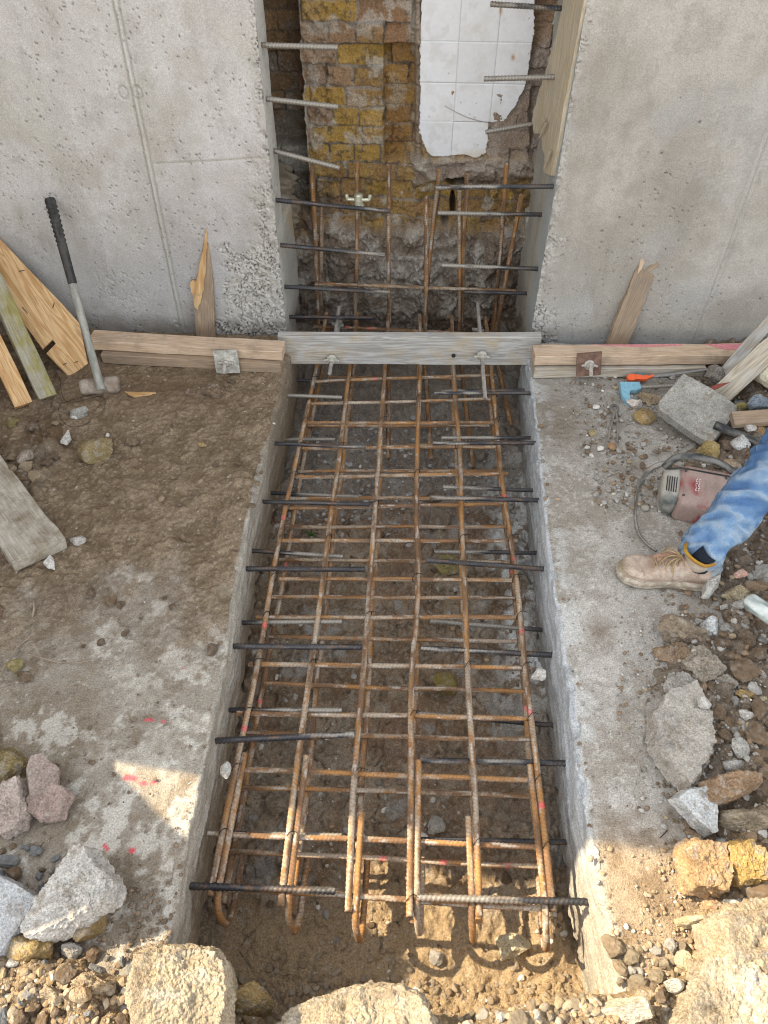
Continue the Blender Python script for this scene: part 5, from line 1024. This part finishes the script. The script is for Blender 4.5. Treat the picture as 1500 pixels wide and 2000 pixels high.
for sx_, sy_2 in ((.064, .05), (.064, -.055), (.20, .05)):
    V, F, C = tube([(sx_, sy_2, .062), (sx_, sy_2, .0695)], .0045, st=.003, ns=10, rib=0, colf=lambda s, th, L_, sd: np.zeros(s.shape+(3,))+.08); child(mesh_obj('screw', V, F, C, M_STEEL, matrix=M), tc_)
# faded unreadable lettering: two upright columns of small strokes, and a barcode like label low on the side
L = []
rr = random.Random(4)
for colx, n in ((.100, 6), (.109, 6)):
    for k in range(n):
        y = .020-k*.0095
        L.append(boxq(colx, colx+.0055, y, y+.002, .0685, .0692)); L.append(boxq(colx+(0 if k % 2 else .004), colx+(0 if k % 2 else .004)+.0016, y, y+.0062, .0685, .0693))
V, F, C = join(L); child(mesh_obj('lettering', V, F, C, M_WHT, smooth=False, matrix=M), tc_)
P = smooth_path([atz(1300, 905, .10), atz(1284, 908, .09), atz(1262, 922, .05), atz(1248, 945, .012), atz(1241, 980, .010), atz(1240, 1010, .010), atz(1246, 1040, .010), atz(1262, 1062, .012), atz(1282, 1076, .02)], 3)
V, F, C = tube(P, .0052, st=.006, ns=8, rib=0, colf=colgrad((.07, .065, .06), (.30, .28, .25), 1), seed=2, prof=([0, .2, .21, 1], [2.1, 2.0, 1., 1.])); child(mesh_obj('cable', V, F, C, M_RUB), tc_)
# ------------------------------------------------------------ the worker (only one leg reaches into the photo)
pr = empty('person', (1.0, 1.62, 0)); tag(pr, 'person in faded blue jeans and dusty tan work boot stepping in from the right', 'person')
def skinbody():
    J = dict(pel=(1.46, 2.04, .86), sp=(1.50, 2.07, 1.10), ch=(1.50, 2.08, 1.30), nk=(1.47, 2.07, 1.47), hd=(1.43, 2.06, 1.58), tp=(1.43, 2.06, 1.68),
             hl=(1.42, 1.96, .84), kl=(1.20, 1.82, .43), al=(.975, 1.650, .10), fl=(.83, 1.665, .05), hr=(1.52, 2.12, .84), kr=(1.66, 2.25, .45), ar=(1.80, 2.42, .14), fr=(1.68, 2.44, .07),
             sl=(1.45, 1.89, 1.40), el=(1.36, 1.80, 1.14), wl=(1.22, 1.92, 1.00), sr=(1.56, 2.26, 1.40), er=(1.62, 2.36, 1.13), wr=(1.48, 2.36, .98))
    R_ = dict(pel=.13, sp=.12, ch=.14, nk=.055, hd=.085, tp=.05, hl=.08, kl=.052, al=.034, fl=.032, hr=.08, kr=.052, ar=.036, fr=.032, sl=.055, el=.04, wl=.028, sr=.055, er=.04, wr=.028)
    E = [('pel', 'sp'), ('sp', 'ch'), ('ch', 'nk'), ('nk', 'hd'), ('hd', 'tp'), ('pel', 'hl'), ('hl', 'kl'), ('kl', 'al'), ('al', 'fl'), ('pel', 'hr'), ('hr', 'kr'), ('kr', 'ar'), ('ar', 'fr'), ('ch', 'sl'), ('sl', 'el'), ('el', 'wl'), ('ch', 'sr'), ('sr', 'er'), ('er', 'wr')]
    for s_ in 'lr':
        w0 = np.array(J['w'+s_]); e0 = np.array(J['e'+s_]); d = (w0-e0)/np.linalg.norm(w0-e0); sd = np.cross(d, [0, 0, 1]); sd /= np.linalg.norm(sd)
        J['p'+s_] = tuple(w0+d*.05); R_['p'+s_] = .026; E.append(('w'+s_, 'p'+s_))
        for k in range(5):
            off = (k-1.8)*.017; ln = [.045, .075, .085, .078, .06][k]
            b0 = w0+d*(.03 if k == 0 else .085)+sd*off*(1.6 if k == 0 else 1); b1 = b0+d*ln*.55+sd*off*(.9 if k == 0 else .1); b2 = b1+d*ln*.4-np.array([0, 0, 1])*ln*.35
            for nme, p_, r_ in (('b0', b0, .010), ('b1', b1, .009), ('b2', b2, .0075)): J[f'{nme}{k}{s_}'] = tuple(p_); R_[f'{nme}{k}{s_}'] = r_
            E += [('p'+s_, f'b0{k}{s_}'), (f'b0{k}{s_}', f'b1{k}{s_}'), (f'b1{k}{s_}', f'b2{k}{s_}')]
    ks = list(J); me = bpy.data.meshes.new('body'); me.from_pydata([J[k] for k in ks], [(ks.index(a), ks.index(b)) for a, b in E], []); o = bpy.data.objects.new('body', me); link(o)
    sm = o.modifiers.new('skin', 'SKIN')
    for k, v in zip(ks, me.skin_vertices[0].data if me.skin_vertices else []): v.radius = (R_[k], R_[k])
    if not me.skin_vertices:
        bm = bmesh.new(); bm.from_mesh(me); ly = bm.verts.layers.skin.verify(); bm.verts.ensure_lookup_table()
        for i, k in enumerate(ks): bm.verts[i][ly].radius = (R_[k], R_[k]); bm.verts[i][ly].use_root = (k == 'pel')
        bm.to_mesh(me); bm.free()
    o.modifiers.new('sub', 'SUBSURF').levels = 2; o.modifiers['sub'].render_levels = 2; me.materials.append(surf('skin', .5, .1, 200, .1, 60, .35, tint=(.45, .27, .19)))
    return o, J
body, J = skinbody(); child(body, pr)
def cloth(pts, rad, colf, name, mat, fold=.009, sf=13, ns=72, st=.004, seed=0, flat=1., knots=()):
    P = smooth_path(pts, 3); P, s = resample(P, st); T, N, B = frames(P); th = np.arange(ns)/ns*2*math.pi; S_, TH = np.meshgrid(s, th, indexing='ij'); t = S_/s[-1]
    cs, sn = np.cos(TH), np.sin(TH); f = fb(S_*sf, cs*.9+seed, sn*.9, s=1, o=3, seed=seed); rg = 1-np.abs(fb(S_*sf*.9+cs*.9, cs*.5, sn*.5+seed, s=1.2, o=2, seed=seed+5))*2.2
    k = np.ones_like(t)*.35
    for a, wd, am in knots: k = k+am*np.exp(-((t-a)/wd)**2)
    R_ = np.interp(t, *rad)+fold*k*(f*.6+rg*.5); V = P[:, None, :]+(R_*cs)[..., None]*N[:, None, :]+(R_*flat*sn)[..., None]*B[:, None, :]
    n = len(s); i = np.arange(n*ns).reshape(n, ns); j = np.roll(i, -1, 1); F = np.stack([i[:-1], j[:-1], j[1:], i[1:]], -1).reshape(-1, 4); Vv = V.reshape(-1, 3)
    C = colf(t, TH, V, f, rg); return Vv, F, C.reshape(-1, 3)
SEAM = 1.2
def jeanc(t, TH, V, f, rg):
    n = fb(V[..., 0], V[..., 1], V[..., 2], s=9, o=4, seed=61); m = fb(V[..., 0], V[..., 1], V[..., 2], s=45, o=3, seed=62)
    c = mix((.075, .15, .30), (.17, .27, .41), ss(-.6, .6, .5*n+.3*m+.5*rg)); c = mix(c, (.33, .38, .42), ss(.2, .8, .4*m+.7*rg)*.5); c = mix(c, (.035, .06, .13), np.exp(-((np.mod(TH, 6.2832)-SEAM)/.035)**2)*.7); c = mix(c, (.30, .33, .34), np.exp(-((np.mod(TH, 6.2832)-SEAM-.07)/.03)**2)*.5)
    c = mix(c, (.23, .245, .215), ss(.05, .55, n*1.1+.25*np.cos((t-.75)*9)-.1)*ss(.25, .5, t)*.75); c = mix(c, (.30, .31, .28), ss(.10, .0, t)*.6)
    return c
al, kl, hl = np.array(J['al']), np.array(J['kl']), np.array(J['hl'])
ank = atz(1372, 1074, .125)
V1, F1, C1 = cloth([ank+np.array([.012, -.006, -.062]), ank+np.array([.004, 0, -.02]), ank+np.array([.004, 0, .01]), ank*.6+kl*.4+np.array([0, 0, .005]), kl, kl*.5+hl*.5, hl], ([0, .05, .2, .45, .55, 1], [.068, .058, .070, .084, .092, .10]), jeanc, '', None, .014, 17, seed=3, st=.003, ns=110, knots=((.08, .07, 1.5), (.42, .14, 1.3), (.2, .05, .6)))
kr, ar, hr = np.array(J['kr']), np.array(J['ar']), np.array(J['hr'])
V2, F2, C2 = cloth([ar+np.array([0, 0, -.02]), ar*.6+kr*.4, kr, kr*.5+hr*.5, hr], ([0, .2, .5, 1], [.066, .075, .092, .105]), jeanc, '', None, .010, 15, ns=40, st=.01, seed=5)
V3, F3, C3 = cloth([np.array(J['pel'])+np.array([0, 0, -.10]), np.array(J['pel']), np.array(J['pel'])+np.array([0, 0, .16])], ([0, .3, 1], [.13, .17, .155]), jeanc, '', None, .006, 10, ns=40, st=.01, seed=6)
child(mesh_obj('trousers', *join([(V1, F1, C1), (V2, F2, C2), (V3, F3, C3)]), M_JEAN), pr)
# seam stitching down the outside of the leg
def legside(t, ang):
    P = smooth_path([ank+np.array([-.012, -.004, -.035]), ank, ank*.6+kl*.4+np.array([0, 0, .005]), kl], 3); P, s = resample(P, .004); T, N, B = frames(P); i = min(len(P)-1, int(t*len(P))); r = np.interp(t*.5, [0, .04, .2, .45, .55, 1], [.066, .060, .078, .098, .100, .105])+.006
    return P[i]+r*(math.cos(ang)*N[i]+math.sin(ang)*B[i])
V4, F4, C4 = cloth([np.array(J['sp'])+np.array([0, 0, -.15]), np.array(J['sp']), np.array(J['ch']), np.array(J['nk'])+np.array([0, 0, -.05])], ([0, .3, .75, 1], [.165, .165, .18, .075]), lambda t, TH, V, f, rg: np.zeros(t.shape+(3,))+np.array([.12, .13, .15]), '', None, .008, 8, ns=40, st=.01, seed=8)
sv = [cloth([np.array(J['s'+q]), np.array(J['e'+q]), np.array(J['w'+q])], ([0, 1], [.068, .045]), lambda t, TH, V, f, rg: np.zeros(t.shape+(3,))+np.array([.12, .13, .15]), '', None, .006, 12, ns=30, st=.01, seed=9) for q in 'lr']
child(mesh_obj('shirt', *join([(V4, F4, C4)]+sv), M_JEAN), pr)
hd_ = np.array(J['hd'])+np.array([0, 0, .02]); D_, Fi = ICO[3]
hv = D_*np.array([.098, .086, .115])+hd_; keepf = Fi[(D_[Fi].mean(1)[:, 2] > -.05) | (D_[Fi].mean(1)[:, 0] > .35)]; child(mesh_obj('hair', hv*1., keepf, np.tile([.03, .02, .015], (len(hv), 1)), M_JEAN), pr)
# boots: loft from heel to toe
def boot(heel, toe, name_suffix, seed, hz):
    heel = np.array(heel, float); toe = np.array(toe, float); d = toe-heel; Lb = np.linalg.norm(d); M = frame_m(heel, d, (0, 0, 1)); root_b = []
    xs = np.linspace(0, 1, 90); th = np.linspace(0, 2*math.pi, 65)[:-1]; X, T = np.meshgrid(xs, th, indexing='ij')
    wdt = np.interp(xs, [0, .02, .06, .2, .45, .62, .78, .9, .97, 1], [.012, .026, .033, .037, .038, .047, .050, .042, .026, .010])[:, None]
    top = np.interp(xs, [0, .02, .06, .16, .30, .40, .50, .62, .74, .86, .94, .985, 1], [.045, .070, .098, .118, .122, .112, .096, .078, .068, .064, .056, .042, .030])[:, None]; bot = .018
    cs, sn = np.cos(T), np.sin(T); e = .62
    narrow = 1-.30*np.clip(sn, 0, 1)*ss(.7, .3, xs)[:, None]
    cyl = np.interp(xs, [0, .3, .7, 1], [.0, .0, .006, .0])[:, None]
    Yb = np.sign(cs)*np.abs(cs)**e*wdt*narrow+cyl; Zb = bot+(top-bot)*(.5+.5*np.sign(sn)*np.abs(sn)**.75)
    n = fb(X*Lb, Yb, Zb, s=16, o=4, seed=seed); cr = 1-np.abs(fb(X*Lb*1.3, Yb*.5, Zb, s=30, o=3, seed=seed+4))*2
    Zb = Zb+.0025*n*ss(.03, .06, Zb)+.0028*cr*np.exp(-((X-.62)/.12)**2)*ss(.04, .07, Zb); Yb = Yb+np.sign(cs)*(.002*n+.0018*cr*ss(.5, .7, X))
    c = mix((.33, .245, .19), (.46, .37, .30), ss(-.5, .5, n)); c = mix(c, (.52, .46, .39), ss(.1, .7, fb(X*Lb, Yb, Zb, s=50, o=3, seed=seed+1))*.6); c = mix(c, (.22, .15, .11), ss(.3, .8, cr-.3)*.5); c = mix(c, (.25, .22, .12), blob(X, X*0, .99, 0, .05, 1)*.6)
    ln = np.exp(-((Zb-.046)/.0018)**2)+np.exp(-((X-.44-.5*(Zb-.05))/.006)**2)*ss(.04, .05, Zb)+np.exp(-((X-.80+.25*np.abs(Yb)/.05*.2)/.005)**2)*ss(.045, .055, Zb)+np.exp(-((X-.16-.8*(Zb-.05))/.006)**2)*ss(.04, .05, Zb)
    c = mix(c, (.17, .12, .09), np.clip(ln, 0, 1)*.6); Zb = Zb-.001*np.clip(ln, 0, 1)
    nn, m = X.shape; V = np.stack([X*Lb, Yb, Zb], -1).reshape(-1, 3); i = np.arange(nn*m).reshape(nn, m); j = np.roll(i, -1, 1); F = np.stack([i[:-1], j[:-1], j[1:], i[1:]], -1).reshape(-1, 4)
    up = mesh_obj('boot', V, F, c.reshape(-1, 3), M_LEATH, matrix=M); child(up, pr)
    # sole
    zs = np.array([0, .004, .010, .016, .019, .024, .030, .033]); k = np.array([.9, 1.02, 1.06, 1.03, 1.08, 1.07, 1.03, .97]); th2 = np.linspace(0, 2*math.pi, 121)[:-1]
    tt = (1-np.cos(th2))/2; side = np.sin(th2); xx = 1-tt; ww = np.interp(xx, [0, .02, .08, .25, .45, .65, .8, .92, .98, 1], [.006, .024, .036, .040, .037, .050, .053, .044, .024, .006]); yy = np.sign(side)*ww*np.clip(np.abs(side)*9, 0, 1)+np.interp(xx, [0, .3, .7, 1], [0, 0, .006, 0])
    cx_ = Lb*.5; Vs = []; Cs = []
    for z_, q in zip(zs, k):
        nn_ = fb(th2*4, th2*0+z_*50, s=2, o=3, seed=seed+7); Vs.append(np.stack([(xx*Lb-cx_)*(1+(q-1)*.35)+cx_, yy*q+.001*nn_, z_+.0*yy+.0015*nn_], -1)); Cs.append(mix((.30, .25, .19), (.47, .42, .35), ss(-.5, .5, nn_)*.9+.05*(z_ > .02)))
    V = np.concatenate(Vs); C = np.concatenate(Cs); m = len(th2); i = np.arange(len(zs)*m).reshape(len(zs), m); j = np.roll(i, -1, 1); F = np.stack([i[:-1], j[:-1], j[1:], i[1:]], -1).reshape(-1, 4)
    kk = len(V); V = np.concatenate([V, [[cx_, .004, 0], [cx_, .004, .033]]]); C = np.concatenate([C, C[:1], C[:1]]); cf = []
    for a in range(0, m, 2): cf.append([kk, i[0][(a+2) % m], i[0][(a+1) % m], i[0][a]]); cf.append([kk+1, i[-1][a], i[-1][(a+1) % m], i[-1][(a+2) % m]])
    o = mesh_obj('sole', V, np.concatenate([F, np.array(cf)]), C, M_LEATH, matrix=M); child(o, up)
    # ankle collar, lining, laces
    P = [loc(M, Lb*.20, 0, .085), loc(M, Lb*.21, 0, .115), loc(M, Lb*.20, 0, .140)]; V, F, C = cloth(P, ([0, .5, 1], [.034, .043, .047]), lambda t, TH, V, f, rg: mix((.34, .26, .20), (.45, .37, .30), ss(-.5, .5, f)), '', None, .002, 30, ns=40, st=.004, seed=seed); o = mesh_obj('collar', V, F, C, M_LEATH); child(o, up)
    th3 = np.linspace(0, 2*math.pi, 33); Pc = [loc(M, Lb*.20+.046*math.cos(a)+(.012*max(0, math.cos(a))), .046*math.sin(a), .141+.018*max(0, math.cos(a))) for a in th3]; V, F, C = tube(Pc, .0062, st=.006, ns=8, rib=0, colf=colgrad((.42, .24, .04), (.30, .16, .04), 1)); o = mesh_obj('collar_lining', V, F, C, M_JEAN); child(o, up)
    P = [loc(M, Lb*.20, 0, .09), loc(M, Lb*.18, 0, .13), loc(M, Lb*.12, .0, .165)]; V, F, C = cloth(P, ([0, 1], [.038, .036]), lambda t, TH, V, f, rg: np.zeros(t.shape+(3,))+np.array([.02, .025, .035]), '', None, .002, 30, ns=30, st=.006, seed=seed); o = mesh_obj('sock', V, F, C, M_JEAN); child(o, pr)
    r = random.Random(seed)
    for q in range(5):
        x = .36+.062*q; zt = np.interp(x, [0, .02, .06, .16, .30, .40, .50, .62, .74], [.045, .070, .098, .118, .122, .112, .096, .078, .068])+.003
        for s1 in (-1, 1):
            Pl = smooth_path([loc(M, Lb*x, s1*.026, zt-.012), loc(M, Lb*(x+.02), s1*.012, zt+.004), loc(M, Lb*(x+.045), -s1*.012, zt+.002), loc(M, Lb*(x+.062), -s1*.027, zt-.018)], 2); V, F, C = tube(Pl, .0023, st=.004, ns=6, rib=0, colf=colgrad((.42, .31, .18), (.30, .21, .13), 1)); o = mesh_obj('lace', V, F, C, M_JEAN); child(o, up)
    for q in range(5):
        a_ = -.9+.55*q; Pl = smooth_path([loc(M, Lb*.38, 0, .118), loc(M, Lb*.38+.02*math.cos(a_)+.02, .03*math.sin(a_*1.3), .130), loc(M, Lb*.40+.05*math.cos(a_*.8), .040*math.sin(a_*1.4)-.006, .108), loc(M, Lb*.42+.05*math.cos(a_), .052*math.sin(a_*1.3)-.008, .078)], 2); V, F, C = tube(Pl, .0024, st=.004, ns=6, rib=0, colf=colgrad((.46, .34, .19), (.33, .23, .13), 1)); o = mesh_obj('lace', V, F, C, M_JEAN); child(o, up)
boot(atz(1382, 1142, .004), atz(1203, 1118, .004), '', 5, 0)
boot((1.86, 2.42, .06), (1.60, 2.46, .05), '', 8, 0)
# ------------------------------------------------------------ odds and ends
P = smooth_path([atz(1458, 1170, .13), atz(1470, 1179, .135), atz(1490, 1193, .135), atz(1530, 1216, .13)], 2); V, F, C = tube(P, .026, st=.004, ns=24, rib=0, colf=lambda s, th, L, sd: mix((.24, .28, .27), (.46, .50, .48), ss(-.5, .5, fb(s, th*.1, s=30, o=3, seed=4))), prof=([0, .04, .12, .3, 1], [.45, .8, .98, 1, 1.05]), lumpy=.22, seed=3)
tag(mesh_obj('plastic_bottle', V, F, C, surf('cloudy plastic', .35, .3, 60, .2, 80, .5, bd=.004)), 'crumpled cloudy plastic bottle at the right edge below the boot', 'bottle')
V, F, n1, n2 = chunk((.085, .11, .08), 44, 4, rough=.06, ang=.85, npl=20); Pb = atz(1516, 712, .16)
o = mesh_obj('cement_sack', V, F, mix((.66, .62, .48), (.60, .55, .40), ss(-.5, .5, n1)), M_LEATH); o.location = Pb; tag(o, 'cream bag bulging in at the right edge above the boards', 'bag')
L = []
for k in range(4): L.append(boxq(-.077, -.074, -.02+k*.018, -.014+k*.018, -.03, -.005+.006*(k % 2)))
V, F, C = join(L); child(mesh_obj('print', V, F, C, M_BLK, smooth=False, matrix=Matrix.Translation(Vector(Pb))), o)
def wire(pts, lab, r=.0012, z=.012, col=(.10, .075, .05), name='wire', cat='wire', mat=None):
    P = smooth_path([atz(x, y, hs(*atz(x, y, 0)[:2])+z+(.01*math.sin(k*2.1))) for k, (x, y) in enumerate(pts)], 3)
    V, F, C = tube(P, r, st=.006, ns=5, rib=0, colf=colgrad(col, np.array(col)*1.5, 1)); return tag(mesh_obj(name, V, F, C, mat or M_WIRE), lab, cat)
wire([(117, 735), (119, 762), (124, 782), (140, 787), (172, 780), (196, 772), (206, 780), (204, 800), (190, 815), (165, 830), (140, 836), (120, 822), (113, 800), (118, 788), (150, 778), (188, 770)], 'thin loop of rusty tying wire on the mud below the sledgehammer')
M_TWIG = surf('dry twig', .9, .2, 300, .3, 100, tint=(.34, .27, .20))
wire([(64, 1280), (92, 1288), (112, 1294), (150, 1295), (176, 1290), (198, 1284)], 'long thin twig lying on the left mud beside the mossy stone', .0016, .006, name='twig', cat='twig', mat=M_TWIG)
wire([(4, 1310), (20, 1285), (34, 1262), (58, 1245)], 'short pale twig at the left edge above the mossy stone', .0018, .010, name='twig', cat='twig', mat=M_TWIG)
wire([(65, 1172), (67, 1190), (63, 1205)], 'pale curved wood sliver on the left mud', .003, .006, name='twig', cat='twig', mat=M_TWIG)
wire([(1288, 1637), (1296, 1630), (1303, 1622)], 'little dark twig on the right slab near the sun line', .0014, .006, name='twig', cat='twig')
# a sprig of grass on the trench floor
L = []; g0 = atz(608, 1046, -.39); r = np.random.default_rng(5)
for k in range(22):
    a = r.uniform(0, 6.28); ln = r.uniform(.018, .042); tip = g0+np.array([math.cos(a)*ln, math.sin(a)*ln*.7, r.uniform(.006, .02)]); mid = (g0+tip)/2+np.array([0, 0, .012]); L.append(tube([g0, mid, tip], .0016, st=.006, ns=4, rib=0, colf=lambda s, th, L_, sd: np.zeros(s.shape+(3,))+np.array([.05, .16, .03]), prof=([0, .5, 1], [1, .9, .2])))
V, F, C = join(L); tag(mesh_obj('grass_sprig', V, F, C, M_JEAN), 'small green grass sprig on the trench floor under the left bars', 'grass sprig')
